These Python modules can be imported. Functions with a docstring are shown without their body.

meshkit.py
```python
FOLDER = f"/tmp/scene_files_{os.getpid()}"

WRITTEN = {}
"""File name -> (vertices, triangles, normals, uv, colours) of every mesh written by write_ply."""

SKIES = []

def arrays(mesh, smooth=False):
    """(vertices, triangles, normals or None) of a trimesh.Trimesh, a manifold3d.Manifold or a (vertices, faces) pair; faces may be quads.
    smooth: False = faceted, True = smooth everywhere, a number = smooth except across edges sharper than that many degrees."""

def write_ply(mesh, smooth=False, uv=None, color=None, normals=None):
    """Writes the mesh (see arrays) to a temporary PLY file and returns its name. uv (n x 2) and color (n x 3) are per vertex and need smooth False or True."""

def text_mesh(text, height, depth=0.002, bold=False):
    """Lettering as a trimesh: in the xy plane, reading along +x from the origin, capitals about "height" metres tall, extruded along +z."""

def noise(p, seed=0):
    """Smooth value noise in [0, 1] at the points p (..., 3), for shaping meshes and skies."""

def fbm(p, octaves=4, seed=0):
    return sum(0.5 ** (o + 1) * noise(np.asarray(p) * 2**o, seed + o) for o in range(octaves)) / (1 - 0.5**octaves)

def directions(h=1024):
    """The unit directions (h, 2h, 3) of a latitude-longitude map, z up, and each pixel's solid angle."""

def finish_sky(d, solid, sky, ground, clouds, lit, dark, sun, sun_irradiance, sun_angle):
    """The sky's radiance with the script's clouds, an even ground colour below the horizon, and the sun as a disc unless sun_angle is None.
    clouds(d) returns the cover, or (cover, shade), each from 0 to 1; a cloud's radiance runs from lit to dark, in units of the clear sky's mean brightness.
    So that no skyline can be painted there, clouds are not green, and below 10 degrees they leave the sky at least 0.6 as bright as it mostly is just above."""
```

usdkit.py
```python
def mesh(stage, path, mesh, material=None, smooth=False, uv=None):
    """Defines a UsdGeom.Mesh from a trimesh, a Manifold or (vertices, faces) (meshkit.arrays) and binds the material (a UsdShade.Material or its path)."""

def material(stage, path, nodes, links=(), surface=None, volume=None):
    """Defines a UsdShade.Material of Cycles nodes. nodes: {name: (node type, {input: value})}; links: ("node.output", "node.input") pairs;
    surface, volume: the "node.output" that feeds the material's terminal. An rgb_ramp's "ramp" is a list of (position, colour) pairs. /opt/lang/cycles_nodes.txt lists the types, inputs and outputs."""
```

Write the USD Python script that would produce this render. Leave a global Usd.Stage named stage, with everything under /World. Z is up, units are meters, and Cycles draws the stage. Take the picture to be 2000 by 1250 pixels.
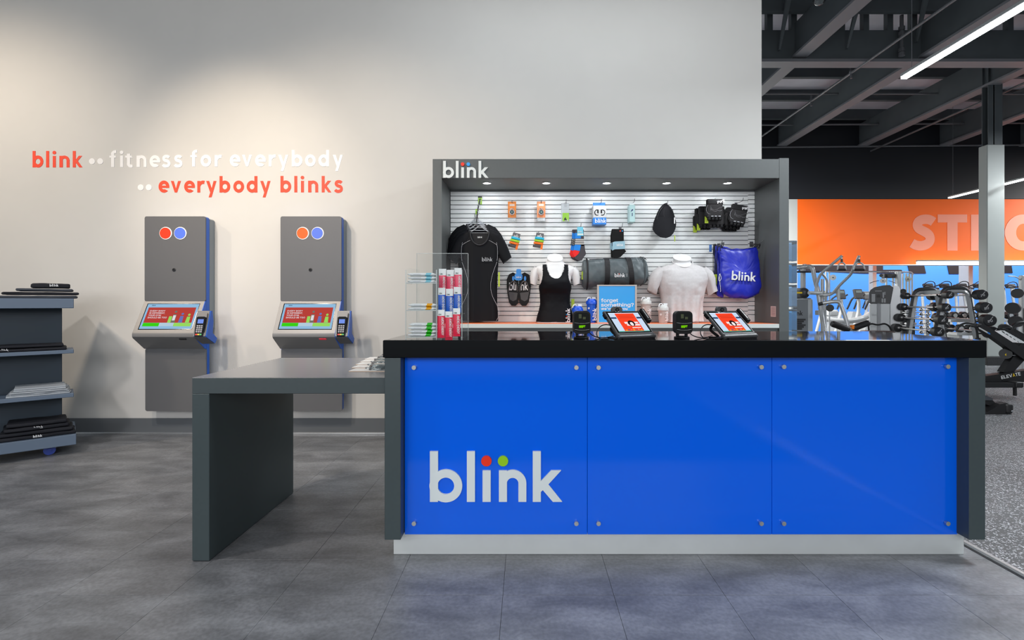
import math, random
import numpy as np, trimesh, usdkit, meshkit
import manifold3d as m3
from shapely.geometry import Polygon, Point, box as sbox, LineString
from shapely.ops import unary_union
from shapely import affinity
from pxr import Usd, UsdGeom, UsdLux, UsdShade, Gf, Sdf

random.seed(7)
RNG = np.random.default_rng(7)
stage = Usd.Stage.CreateInMemory()
UsdGeom.SetStageUpAxis(stage, 'Z')
UsdGeom.SetStageMetersPerUnit(stage, 1.0)
UsdGeom.Xform.Define(stage, '/World')
UsdGeom.Scope.Define(stage, '/World/Looks')

# ------------------------------------------------------------ camera
F, CX, CY, H = 1000.0, 1028.0, 592.0, 1.22      # focal length and principal point in pixels of 2000x1250, eye height
cam = UsdGeom.Camera.Define(stage, '/World/camera')
cam.AddTranslateOp().Set(Gf.Vec3d(0, 0, H))
cam.AddRotateXOp().Set(90.0)
cam.CreateHorizontalApertureAttr(36.0)
cam.CreateVerticalApertureAttr(22.5)
cam.CreateFocalLengthAttr(36.0 * F / 2000)
cam.CreateHorizontalApertureOffsetAttr(36.0 * (1000 - CX) / 2000)
cam.CreateVerticalApertureOffsetAttr(-36.0 * (625 - CY) / 2000)
cam.CreateExposureAttr(0.0)

# ------------------------------------------------------------ light
def rect_light(name, loc, rot, w, h, inten, col=(1, 1, 1), cone=None, soft=0.6):
    l = UsdLux.RectLight.Define(stage, '/World/' + name)
    l.AddTranslateOp().Set(Gf.Vec3d(*loc))
    l.AddRotateXYZOp().Set(Gf.Vec3f(*rot))
    l.CreateWidthAttr(w); l.CreateHeightAttr(h)
    l.CreateIntensityAttr(inten); l.CreateColorAttr(Gf.Vec3f(*col))
    if cone:
        s = UsdLux.ShapingAPI.Apply(l.GetPrim()); s.CreateShapingConeAngleAttr(cone); s.CreateShapingConeSoftnessAttr(soft)
    return l

def spot(name, loc, target, inten, col, cone, soft=0.9, radius=0.14):
    """a track lamp: a small disc shining at target"""
    l = UsdLux.SphereLight.Define(stage, '/World/' + name)
    d = Gf.Vec3d(*target) - Gf.Vec3d(*loc)
    rot = Gf.Rotation(Gf.Vec3d(0, 0, -1), d)
    l.AddTransformOp().Set(Gf.Matrix4d(rot, Gf.Vec3d(*loc)))
    l.CreateRadiusAttr(radius); l.CreateIntensityAttr(inten * (0.05 / radius) ** 2); l.CreateColorAttr(Gf.Vec3f(*col))
    s = UsdLux.ShapingAPI.Apply(l.GetPrim()); s.CreateShapingConeAngleAttr(cone); s.CreateShapingConeSoftnessAttr(soft)
    return l

dome = UsdLux.DomeLight.Define(stage, '/World/ambient_dome')
dome.CreateIntensityAttr(0.16); dome.CreateColorAttr(Gf.Vec3f(0.86, 0.93, 1.0))
WARM, COOL = (1.0, 0.84, 0.66), (0.90, 0.96, 1.0)
rect_light('lobby_front_light', (-1.0, -3.0, 2.4), (78, 0, 0), 7.5, 1.3, 6.5, (0.96, 0.97, 1.0))
rect_light('counter_pendant_light', (0.6, 3.5, 4.40), (0, 0, 0), 3.0, 0.4, 9.0, COOL, cone=35, soft=0.7)
rect_light('entrance_light', (3.3, 2.35, 3.6), (-8, 0, 0), 0.4, 1.0, 110.0, COOL, cone=26, soft=0.6)
rect_light('gym_strip_light_left', (4.75, 11.6, 3.62), (35, 0, 0), 0.3, 3.6, 170.0, (1.0, 0.98, 0.95))
rect_light('gym_strip_light_right', (15.4, 11.4, 3.62), (35, 0, 0), 0.3, 3.6, 80.0, (1.0, 0.98, 0.95))
rect_light('gym_row_light', (11.6, 7.5, 4.6), (0, 0, 0), 0.5, 5.0, 60.0, COOL)
rect_light('gym_back_light', (14.0, 16.2, 4.6), (0, 0, 0), 12.0, 0.5, 42.0, COOL)
spot('track_lamp_a', (-3.3, 2.3, 4.2), (-2.66, 4.77, 2.3), 2100.0, WARM, 23, 0.9)
spot('track_lamp_b', (-5.6, 2.2, 4.2), (-4.95, 4.77, 1.9), 3300.0, WARM, 40, 0.9)
spot('track_lamp_c', (-2.6, 1.6, 4.2), (-1.5, 4.77, 1.2), 3300.0, WARM, 36, 0.9)
spot('track_lamp_d', (-3.6, 1.2, 4.2), (-2.6, 3.6, 0.0), 2600.0, (1.0, 0.95, 0.92), 40, 0.9)

# ------------------------------------------------------------ helpers
def W(px, py, Y):
    """the point at depth Y that the photograph shows at pixel (px, py)"""
    return np.array([(px - CX) * Y / F, Y, H - (py - CY) * Y / F])

def X(px, Y): return (px - CX) * Y / F
def Z(py, Y): return H - (py - CY) * Y / F

def lin(*c):
    c = np.array(c, float) / 255.0
    return tuple(np.where(c <= 0.04045, c / 12.92, ((c + 0.055) / 1.055) ** 2.4))

MATS = {}
def mat(name, color, rough=0.5, metal=0.0, var=0.0, scale=12.0, bump=0.0, bscale=200.0, spec=0.5, coat=0.0, extra=None):
    """principled material; var mixes darker and lighter tones by noise, bump adds fine relief"""
    if name in MATS: return MATS[name]
    p = {'roughness': rough, 'metallic': metal, 'specular_ior_level': spec}
    if coat: p['coat_weight'] = coat; p['coat_roughness'] = 0.05
    p.update(extra or {})
    nodes, links = {'p': ('principled_bsdf', p)}, []
    color = np.array(color, float)
    if var or bump:
        nodes['tc'] = ('geometry', {})
    if var:
        nodes['n'] = ('noise_texture', {'scale': scale, 'detail': 4.0, 'roughness': 0.6})
        nodes['r'] = ('rgb_ramp', {'ramp': [(0.3, tuple(np.clip(color * (1 - var), 0, 1))), (0.7, tuple(np.clip(color * (1 + var), 0, 1)))]})
        links += [('tc.position', 'n.vector'), ('n.fac', 'r.fac'), ('r.color', 'p.base_color')]
    else:
        p['base_color'] = tuple(color)
    if bump:
        nodes['bn'] = ('noise_texture', {'scale': bscale, 'detail': 2.0})
        nodes['b'] = ('bump', {'strength': bump, 'distance': 0.002})
        links += [('tc.position', 'bn.vector'), ('bn.fac', 'b.height'), ('b.normal', 'p.normal')]
    MATS[name] = usdkit.material(stage, '/World/Looks/' + name, nodes, links, surface='p.BSDF')
    return MATS[name]

def emit(name, color, strength):
    if name in MATS: return MATS[name]
    MATS[name] = usdkit.material(stage, '/World/Looks/' + name, {'e': ('emission', {'color': tuple(color), 'strength': strength})}, surface='e.emission')
    return MATS[name]

def pane(name, color=(1, 1, 1), tint=(0.9, 0.95, 0.95), ior=1.45, rough=0.02, mixw=0.0):
    """thin clear plastic: see-through with a fresnel sheen, mixw adds a little milky diffuse"""
    if name in MATS: return MATS[name]
    nodes = {'t': ('transparent_bsdf', {'color': tint}), 'g': ('glossy_bsdf', {'color': color, 'roughness': rough}),
             'd': ('diffuse_bsdf', {'color': (0.8, 0.82, 0.85)}), 'f': ('fresnel', {'IOR': ior}),
             'a': ('mix_closure', {'fac': mixw}), 'm': ('mix_closure', {})}
    links = [('t.BSDF', 'a.closure1'), ('d.BSDF', 'a.closure2'), ('a.closure', 'm.closure1'), ('g.BSDF', 'm.closure2'), ('f.fac', 'm.fac')]
    MATS[name] = usdkit.material(stage, '/World/Looks/' + name, nodes, links, surface='m.closure')
    return MATS[name]

TAKEN = {}
def free(parent, name):
    k = TAKEN.get((parent, name), 0)
    TAKEN[(parent, name)] = k + 1
    return f'{parent}/{name}' if k == 0 else f'{parent}/{name}_{k:03d}'

def keys(prim, label=None, cat=None, group=None, kind=None):
    for k, v in (('label', label), ('category', cat), ('group', group), ('kind', kind)):
        if v: prim.SetCustomDataByKey(k, v)

class Thing:
    """an Xform at the thing's base; its parts are given in world coordinates"""
    xf = None
    def __init__(s, name, label=None, cat=None, loc=(0, 0, 0), group=None, kind=None, rz=0.0):
        s.path = free('/World', name)
        s.name, s.loc, s.rz = name, np.array(loc, float), rz
        s.x = UsdGeom.Xform.Define(stage, s.path)
        s.x.AddTranslateOp().Set(Gf.Vec3d(*map(float, loc)))
        if rz: s.x.AddRotateZOp().Set(rz)
        s.prim = s.x.GetPrim()
        s.group, s.cat = group, cat
        keys(s.prim, label, cat, group, kind)
    def part(s, name, mesh, m, smooth=False, label=None, kind=None, local=False, under=None):
        path = free(under or s.path, name)
        if isinstance(mesh, (list,)): mesh = cat(mesh)
        mesh = as_tm(mesh)
        if not local:
            mesh = mesh.copy()
            if s.xf is not None: mesh.apply_transform(s.xf)
            mesh.apply_translation(-s.loc)
        g = usdkit.mesh(stage, path, mesh, m, smooth=smooth)
        keys(g.GetPrim(), label, None, None, kind)
        return path
    def dup(s, loc, label=None, rz=None, group=None, name=None):
        t = Thing(name or s.name, label, s.cat, loc, group or s.group, rz=s.rz if rz is None else rz)
        t.prim.GetReferences().AddInternalReference(s.path)
        t.prim.SetInstanceable(True)
        return t

def single(name, mesh, m, label=None, cat=None, group=None, kind=None, smooth=False):
    """a thing that is one mesh"""
    if isinstance(mesh, list): mesh = cat_(mesh)
    g = usdkit.mesh(stage, free('/World', name), as_tm(mesh), m, smooth=smooth)
    keys(g.GetPrim(), label, cat, group, kind)
    return g

def as_tm(m):
    if hasattr(m, 'to_mesh'):
        q = m.to_mesh(); return trimesh.Trimesh(q.vert_properties[:, :3], q.tri_verts, process=False)
    if isinstance(m, tuple): v, f, _ = meshkit.arrays(m); return trimesh.Trimesh(v, f, process=False)
    return m

def cat(ms): return trimesh.util.concatenate([as_tm(m) for m in ms])
cat_ = cat

def cb(x0, x1, y0, y1, z0, z1, c=0.003):
    """a box with chamfered edges"""
    lo, hi = np.array([x0, y0, z0], float), np.array([x1, y1, z1], float)
    lo, hi = np.minimum(lo, hi), np.maximum(lo, hi)
    c = min(c, 0.45 * (hi - lo).min())
    if c <= 0:
        m = trimesh.creation.box(hi - lo); m.apply_translation((lo + hi) / 2); return m
    pts = []
    for sx in (0, 1):
        for sy in (0, 1):
            for sz in (0, 1):
                k = np.array([hi[0] if sx else lo[0], hi[1] if sy else lo[1], hi[2] if sz else lo[2]])
                d = np.array([-c if sx else c, -c if sy else c, -c if sz else c])
                for a in range(3):
                    q = k + d; q[a] = k[a]; pts.append(q)
    return trimesh.convex.convex_hull(np.array(pts))

def rbox(x0, x1, y0, y1, z0, z1, r=0.01, n=8):
    """a box with rounded edges: hull of spheres"""
    lo, hi = np.minimum((x0, y0, z0), (x1, y1, z1)), np.maximum((x0, y0, z0), (x1, y1, z1))
    r = min(r, 0.49 * (hi - lo).min())
    s = trimesh.creation.uv_sphere(r, count=[n, n]).vertices
    pts = [s + np.array([[lo[0] + r, hi[0] - r][i], [lo[1] + r, hi[1] - r][j], [lo[2] + r, hi[2] - r][k]]) for i in (0, 1) for j in (0, 1) for k in (0, 1)]
    return trimesh.convex.convex_hull(np.vstack(pts))

def frame(O, u, v):
    u = np.array(u, float) / np.linalg.norm(u); v = np.array(v, float)
    v = v - u * (u @ v); v /= np.linalg.norm(v)
    M = np.eye(4); M[:3, 0], M[:3, 1], M[:3, 2], M[:3, 3] = u, v, np.cross(u, v), O
    return M

def put(mesh, O, u=(1, 0, 0), v=(0, 0, 1)):
    """moves a mesh from its own xy plane (z towards the viewer) to the plane at O spanned by u, v"""
    m = as_tm(mesh).copy(); m.apply_transform(frame(O, u, v)); return m

def ext(poly, d):
    """extrudes a shapely polygon (or several) by d along +z"""
    gs = [g for g in getattr(poly, 'geoms', [poly]) if g.area > 1e-9]
    return cat([trimesh.creation.extrude_polygon(g, d, engine='earcut') for g in gs])

def rrect(x0, y0, x1, y1, r=0.01):
    return sbox(x0 + r, y0 + r, x1 - r, y1 - r).buffer(r, quad_segs=4)

def prism(pts, x0, x1):
    """profile of (Y, Z) points swept along X"""
    p = Polygon([(y, z) for y, z in pts])
    m = ext(p, x1 - x0)
    M = np.array([[0, 0, 1, x0], [1, 0, 0, 0], [0, 1, 0, 0], [0, 0, 0, 1.0]])
    m.apply_transform(M); return m

def cyl(p0, p1, r, n=16, r1=None):
    return tube([p0, p1], [r, r if r1 is None else r1], n)

def tube(pts, r, n=10, close=True):
    p = np.array(pts, float)
    t = np.gradient(p, axis=0); t /= np.linalg.norm(t, axis=1, keepdims=True) + 1e-12
    a = np.cross(t[0], [0, 0, 1.0] if abs(t[0][2]) < 0.9 else [1.0, 0, 0]); a /= np.linalg.norm(a)
    fr = []
    for k in range(len(p)):
        a = a - t[k] * (a @ t[k]); a /= np.linalg.norm(a); fr.append(a)
    fr = np.array(fr); b = np.cross(t, fr)
    ang = np.arange(n) * 2 * np.pi / n
    r = np.broadcast_to(np.asarray(r, float), (len(p),))
    rings = p[:, None] + r[:, None, None] * (np.cos(ang)[None, :, None] * fr[:, None] + np.sin(ang)[None, :, None] * b[:, None])
    return loft(rings)

def loft(rings, caps=True, closed=True):
    rings = np.array(rings, float); k, n, _ = rings.shape
    v = rings.reshape(-1, 3); fs = []
    i, j = np.meshgrid(np.arange(k - 1), np.arange(n if closed else n - 1), indexing='ij')
    i, j = i.ravel(), j.ravel(); jn = (j + 1) % n
    q = np.stack([i * n + j, i * n + jn, (i + 1) * n + jn, (i + 1) * n + j], -1)
    f = np.vstack([q[:, [0, 1, 2]], q[:, [0, 2, 3]]])
    if caps and closed:
        c0, c1 = len(v), len(v) + 1
        v = np.vstack([v, rings[0].mean(0), rings[-1].mean(0)])
        a = np.arange(n); an = (a + 1) % n
        f = np.vstack([f, np.stack([np.full(n, c0), an, a], -1), np.stack([np.full(n, c1), (k - 1) * n + a, (k - 1) * n + an], -1)])
    m = trimesh.Trimesh(v, f, process=False)
    if caps and closed and m.volume < 0: m.invert()
    return m

def smoothpath(pts, n=40):
    from scipy.interpolate import CubicSpline
    p = np.array(pts, float); t = np.r_[0, np.cumsum(np.linalg.norm(np.diff(p, axis=0), axis=1))]
    return CubicSpline(t, p)(np.linspace(0, t[-1], n))

def bend(pts, r, k=5):
    """polyline with rounded corners"""
    p = np.array(pts, float); out = [p[0]]
    for i in range(1, len(p) - 1):
        a, b = p[i - 1] - p[i], p[i + 1] - p[i]
        la, lb = np.linalg.norm(a), np.linalg.norm(b)
        d = min(r, 0.45 * la, 0.45 * lb)
        A, B = p[i] + a / la * d, p[i] + b / lb * d
        for t in np.linspace(0, 1, k): out.append((1 - t) ** 2 * A + 2 * t * (1 - t) * p[i] + t * t * B)
    out.append(p[-1]); return np.array(out)

def ell(c, rx, ry, rz, n=16):
    m = trimesh.creation.uv_sphere(1.0, count=[n, n]); m.apply_scale((rx, ry, rz)); m.apply_translation(c); return m

def disc(c, r, d, n=28, u=(1, 0, 0), v=(0, 0, 1)):
    """a flat round disc facing the viewer, centre of the back face at c"""
    return put(ext(Point(0, 0).buffer(r, quad_segs=n // 4), d), c, u, v)

def lathe(profile, c, n=24, caps=True):
    """(r, z) profile turned around the vertical through c"""
    ang = np.arange(n) * 2 * np.pi / n
    rings = [[(c[0] + r * math.cos(t), c[1] + r * math.sin(t), c[2] + z) for t in ang] for r, z in profile]
    return loft(rings, caps)

def wobble(mesh, amp, scale, seed=0, axis=None):
    m = as_tm(mesh).copy(); v = np.array(m.vertices)
    d = np.stack([meshkit.fbm(v * scale + 50 + 17 * k, 3, seed + k) - 0.5 for k in range(3)], -1) * 2 * amp
    if axis is not None: d = d * np.array(axis)
    m.vertices = v + d; return m

# ------------------------------------------------------------ lettering (geometric sans)
ST = 0.16
def ring(cx, cy, ro, ri): return Point(cx, cy).buffer(ro, quad_segs=12).difference(Point(cx, cy).buffer(ri, quad_segs=12))
def arc(cx, cy, r, a0, a1, w, n=20, sy=1.0):
    t = np.radians(np.linspace(a0, a1, n))
    return LineString(np.c_[cx + r * np.cos(t), cy + r * sy * np.sin(t)]).buffer(w / 2, cap_style='flat', quad_segs=4)
def glyph(ch):
    """(shape, advance box width) in units of the ascender height"""
    s, R = ST, 0.325
    ro = lambda cx: ring(cx, 0.315, R, R - s)
    if ch == 'b': return unary_union([sbox(0, 0, s, 1), ro(0.315)])
    if ch == 'd': return affinity.scale(glyph('b'), -1, 1, origin=(0.32, 0))
    if ch == 'l': return sbox(0, 0, s, 1)
    if ch == 'i': return sbox(0, 0, s, 0.62)
    if ch == 'I': return unary_union([sbox(0, 0, s, 0.62), Point(s / 2, 0.87).buffer(0.105)])
    if ch == 'n':
        arch = ring(0.272, 0.36, 0.272, 0.115).intersection(sbox(0, 0.36, 1, 1))
        return unary_union([sbox(0, 0, s, 0.62), arch, sbox(0.386, 0, 0.544, 0.365)])
    if ch == 'k': return unary_union([sbox(0, 0, s, 1), Polygon([(s - .01, .40), (.365, .622), (.563, .622), (.308, .345), (.584, 0), (.397, 0), (.198, .233), (s - .01, .187)])])
    if ch == 'o': return ro(R)
    if ch == 'e':
        r = ro(R).difference(Polygon([(R, .315 - .07), (1, .315 - .07), (1, .05), (R + .22, .10), (R, .2)]))
        return unary_union([r, sbox(0.1, 0.25, 2 * R - .005, 0.37).intersection(Point(R, .315).buffer(R))])
    if ch == 's':
        c = [(.44, .51), (.36, .565), (.25, .575), (.14, .54), (.11, .465), (.15, .39), (.27, .34), (.40, .285), (.44, .19), (.40, .10), (.28, .055), (.15, .065), (.06, .14)]
        p = smoothpath([(x, y, 0) for x, y in c], 40)[:, :2]
        return LineString(p).buffer(s * .47, cap_style='flat', quad_segs=4)
    if ch == 'f': return unary_union([sbox(.1, 0, .1 + s, .78), arc(.34, .78, .16, 90, 180, s), sbox(.33, .94 - s / 2, .40, .94 + s / 2), sbox(0, .50, .38, .62)])
    if ch == 't': return unary_union([sbox(.1, .2, .1 + s, .82), arc(.34, .22, .16, 180, 270, s), sbox(.33, .06 - s / 2, .42, .06 + s / 2), sbox(0, .50, .42, .62)])
    if ch == 'r': return unary_union([sbox(0, 0, s, .62), arc(.36, .28, .27, 75, 165, s)])
    if ch == 'v': return Polygon([(0, .62), (.17, .62), (.305, .2), (.44, .62), (.61, .62), (.375, 0), (.235, 0)])
    if ch == 'y': return unary_union([Polygon([(0, .62), (.175, .62), (.335, .22), (.45, .62), (.62, .62), (.32, -.26), (.15, -.26), (.245, 0)])])
    raise KeyError(ch)

def slogan_glyph(ch):
    """the wall slogan's face: as the logo's, with a taller lower case and heavier strokes"""
    global ST
    old, ST = ST, 0.178
    k, up = 1.135, lambda g: affinity.scale(g, 1.0, 1.135, origin=(0, 0))
    if ch in 'bdklI':
        low = up(glyph({'b': 'o', 'd': 'o', 'k': 'k', 'l': 'i', 'I': 'i'}[ch]))
        if ch == 'k': g = unary_union([low.intersection(sbox(ST - .02, 0, 1, .706)), sbox(0, 0, ST, 1)])
        elif ch == 'b': g = unary_union([low, sbox(0, 0, ST, 1)])
        elif ch == 'd': g = unary_union([low, sbox(.65 - ST, 0, .65, 1)])
        elif ch == 'l': g = sbox(0, 0, ST, 1)
        else: g = unary_union([sbox(0, 0, ST, .70), Point(ST / 2, .90).buffer(.108)])
    elif ch in 'ft':
        g = affinity.scale(glyph(ch), 1.05, 1.0, origin=(0, 0)); g = unary_union([affinity.translate(g, 0, 0), sbox(0, .575, .40, .70)])
        g = g.difference(sbox(-1, .48, .1, .575)).difference(sbox(.1 * 1.05 + ST * 1.05, .48, 1, .575))
    else:
        g = up(affinity.scale(glyph(ch), 1.0 if ch != 'n' else 1.12, 1, origin=(0, 0)))
    ST = old
    return g

LOGO_X = dict(b=0.0, l=0.731, i=1.042, n=1.365, k=2.035)     # the five letters of the logo along its baseline, width 2.62
def logo_shape(): return unary_union([affinity.translate(glyph(c), x) for c, x in LOGO_X.items()])
LOGO_DOTS = [(1.118, 0.806), (1.446, 0.806)]
def logo(h, d=0.002): return ext(affinity.scale(logo_shape(), h, h, origin=(0, 0)), d)
def logo_dots(h, d=0.002): return [ext(Point(x * h, y * h).buffer(0.1 * h, quad_segs=6), d) for x, y in LOGO_DOTS]

def text(s, h, d=0.001, width=None, bold=True):
    m = meshkit.text_mesh(s, h, d, bold)
    m.apply_translation([-m.bounds[0][0], 0, 0])
    if width: m.apply_scale((width / m.bounds[1][0], 1, 1))
    return m
# ------------------------------------------------------------ the setting
YW = 4.766                                        # lobby wall
M_wall = mat('wall_paint', (0.60, 0.585, 0.555), 0.6, var=0.02, scale=1.5, bump=0.15, bscale=260)
M_grout = mat('floor_grout', lin(44, 46, 50), 0.8)
def tile_mat(name, base, seed):
    b = np.array(base)
    nodes = {'g': ('geometry', {}), 'm': ('mapping', {'location': (seed * .03, seed * .02, 0), 'scale': (1.0, 2.0, 1)}),
             'n': ('noise_texture', {'scale': 2.9, 'detail': 10.0, 'roughness': 0.62, 'distortion': 0.3}),
             'n2': ('noise_texture', {'scale': 60.0, 'detail': 3.0}),
             'r': ('rgb_ramp', {'ramp': [(0.33, tuple(b * 0.66)), (0.5, tuple(b)), (0.67, tuple(b * 1.42))]}),
             'r2': ('rgb_ramp', {'ramp': [(0.35, (0.86, 0.86, 0.86)), (0.65, (1.12, 1.12, 1.12))]}),
             'x': ('mix_color', {'blend_type': 'multiply', 'fac': 1.0}),
             'b': ('bump', {'strength': 0.12, 'distance': 0.001}),
             'p': ('principled_bsdf', {'roughness': 0.38, 'specular_ior_level': 0.5})}
    links = [('g.position', 'm.vector'), ('m.vector', 'n.vector'), ('g.position', 'n2.vector'), ('n.fac', 'r.fac'), ('n2.fac', 'r2.fac'),
             ('r.color', 'x.a'), ('r2.color', 'x.b'), ('x.result', 'p.base_color'), ('n2.fac', 'b.height'), ('b.normal', 'p.normal')]
    return usdkit.material(stage, '/World/Looks/' + name, nodes, links, surface='p.BSDF')
M_tiles = [tile_mat(f'floor_tile_{k}', c, k) for k, c in enumerate([(0.165, 0.170, 0.180), (0.160, 0.165, 0.175), (0.170, 0.174, 0.183)])]

fl = Thing('floor', kind='structure')
fl.part('subfloor', cb(-7.5, 2.205, -4.0, YW, -0.06, -0.004, 0), M_grout)
xs = np.arange(-16, 6) * 0.4635 - 0.098
ys = 2.14 + 0.295 * np.arange(-4, 10)
for a, b in zip(ys[:-1], ys[1:]):
    for x0, x1 in zip(xs[:-1], xs[1:]):
        x1 = min(x1, 2.196); b1 = min(b, YW)
        if x0 > 2.19 or a > YW or x0 < -1.25 * b - 0.6: continue
        fl.part('tile', cb(x0 + .0006, x1 - .0006, a + .0006, b1 - .0006, -0.005, 0.0, 0.0005), M_tiles[RNG.integers(3)])
# rubber gym floor with pale flecks
nodes = {'g': ('geometry', {}), 'v': ('voronoi_texture', {'scale': 160.0}), 'r': ('rgb_ramp', {'ramp': [(0.0, (0, 0, 0)), (0.80, (0, 0, 0)), (0.86, (1, 1, 1))]}), 's': ('separate_color', {}),
         'n': ('noise_texture', {'scale': 1.3, 'detail': 3.0}), 'rn': ('rgb_ramp', {'ramp': [(0.3, (0.055, 0.057, 0.06)), (0.7, (0.095, 0.096, 0.10))]}),
         'x': ('mix_color', {'b': (0.42, 0.43, 0.45)}), 'p': ('principled_bsdf', {'roughness': 0.62})}
links = [('g.position', 'v.vector'), ('g.position', 'n.vector'), ('v.color', 's.color'), ('s.r', 'r.fac'), ('n.fac', 'rn.fac'), ('rn.color', 'x.a'), ('r.color', 'x.fac'), ('x.result', 'p.base_color')]
M_rubber = usdkit.material(stage, '/World/Looks/rubber_floor', nodes, links, surface='p.BSDF')
YG = 14.0
single('floor', cb(2.232, 24, -4.0, YG + 6, -0.06, 0.004, 0), M_rubber, kind='structure')
M_alu = mat('brushed_aluminium', (0.66, 0.67, 0.68), 0.28, 0.9, var=0.05, scale=40)
M_black = mat('black_trim', (0.012, 0.012, 0.014), 0.5)
ts = Thing('trim_1', kind='structure')
ts.part('edge_strip', prism([(0, 0)] * 0 or [(2.197, -.004), (2.203, .002), (2.203, -.004)], 0, 0.01) if False else cb(2.196, 2.206, -4, YW + .15, -0.05, 0.001, 0), M_black)
ts.part('metal_strip', loft([[(2.206, y, -.05), (2.206, y, .006), (2.216, y, .012), (2.236, y, .012), (2.244, y, .004), (2.244, y, -.05)] for y in (-4, YW + .15)]), M_alu, smooth=30)

single('wall_back', cb(-7.5, 2.192, YW, YW + 0.16, 0, 4.62, 0.004), M_wall, kind='structure')
M_base = mat('baseboard_vinyl', (0.115, 0.125, 0.135), 0.45)
single('baseboard_back', loft([[(x, YW, .018), (x, YW, .150), (x, YW - .006, .147), (x, YW - .006, .018)] for x in (-7.5, 2.19)]), M_base, kind='structure')
single('trim_2', cb(-7.5, 2.19, YW - .012, YW, 0.0, 0.018, 0.002), M_alu, kind='structure')
M_ceil = mat('ceiling_paint', (0.55, 0.56, 0.56), 0.8)
single('ceiling', cb(-7.5, 2.192, -4, YW, 4.55, 4.62, 0), M_ceil, kind='structure')

# gym hall behind
M_navy = mat('dark_upper_wall', (0.0045, 0.006, 0.010), 0.6, var=0.15, scale=0.8)
M_grey = mat('gym_grey_paint', (0.42, 0.44, 0.43), 0.55)
M_orange = mat('orange_paint', (0.88, 0.125, 0.004), 0.5, var=0.03, scale=0.6, spec=0.3)
M_cream = mat('cream_trim', (0.70, 0.66, 0.58), 0.5)
M_blue = mat('gym_blue_paint', (0.055, 0.26, 0.82), 0.55, var=0.03, scale=0.7)
zb, zt = Z(516.5, YG), Z(389, YG)
xo = X(1557.5, YG)
wf = Thing('wall_far', kind='structure')
wf.part('upper_wall', cb(2.0, 24, YG - .03, YG + .2, zt, 6.6, 0.0), M_navy)
wf.part('orange_band', cb(xo, 24, YG, YG + .2, zb, zt, 0.0), M_orange)
wf.part('band_trim', cb(xo, 24, YG - .015, YG + .2, zb - .022, zb, 0.0), M_cream)
wf.part('grey_pier', cb(2.0, xo, YG, YG + .2, 0, zt, 0.0), M_grey)
M_salmon = mat('salmon_lettering', (0.80, 0.25, 0.15), 0.5)
def fat(ch):
    """heavy capitals, height 1"""
    if ch == 'T': return unary_union([sbox(0, .78, .86, 1), sbox(.28, 0, .58, 1)])
    if ch == 'O': return affinity.scale(Point(.5, .5).buffer(.5, quad_segs=16), .98, 1.03).difference(affinity.scale(Point(.5, .5).buffer(.5, quad_segs=16), .38, .50))
    if ch == 'R': return unary_union([sbox(0, 0, .28, 1), Polygon([(.34, .42), (.62, .36), (.86, 0), (.54, 0), (.30, .36)]), affinity.scale(arc(.42, .67, .21, -92, 92, .25), 1, 1.0), sbox(.1, .765, .45, 1), sbox(.1, .335, .45, .585)])
    p = smoothpath([(.70, .80, 0), (.54, .875, 0), (.38, .87, 0), (.24, .79, 0), (.23, .66, 0), (.34, .57, 0), (.48, .50, 0), (.58, .41, 0), (.59, .26, 0), (.46, .15, 0), (.30, .12, 0), (.06, .20, 0)], 50)[:, :2]
    return LineString(p).buffer(.135, cap_style='flat', quad_segs=4)
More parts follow.
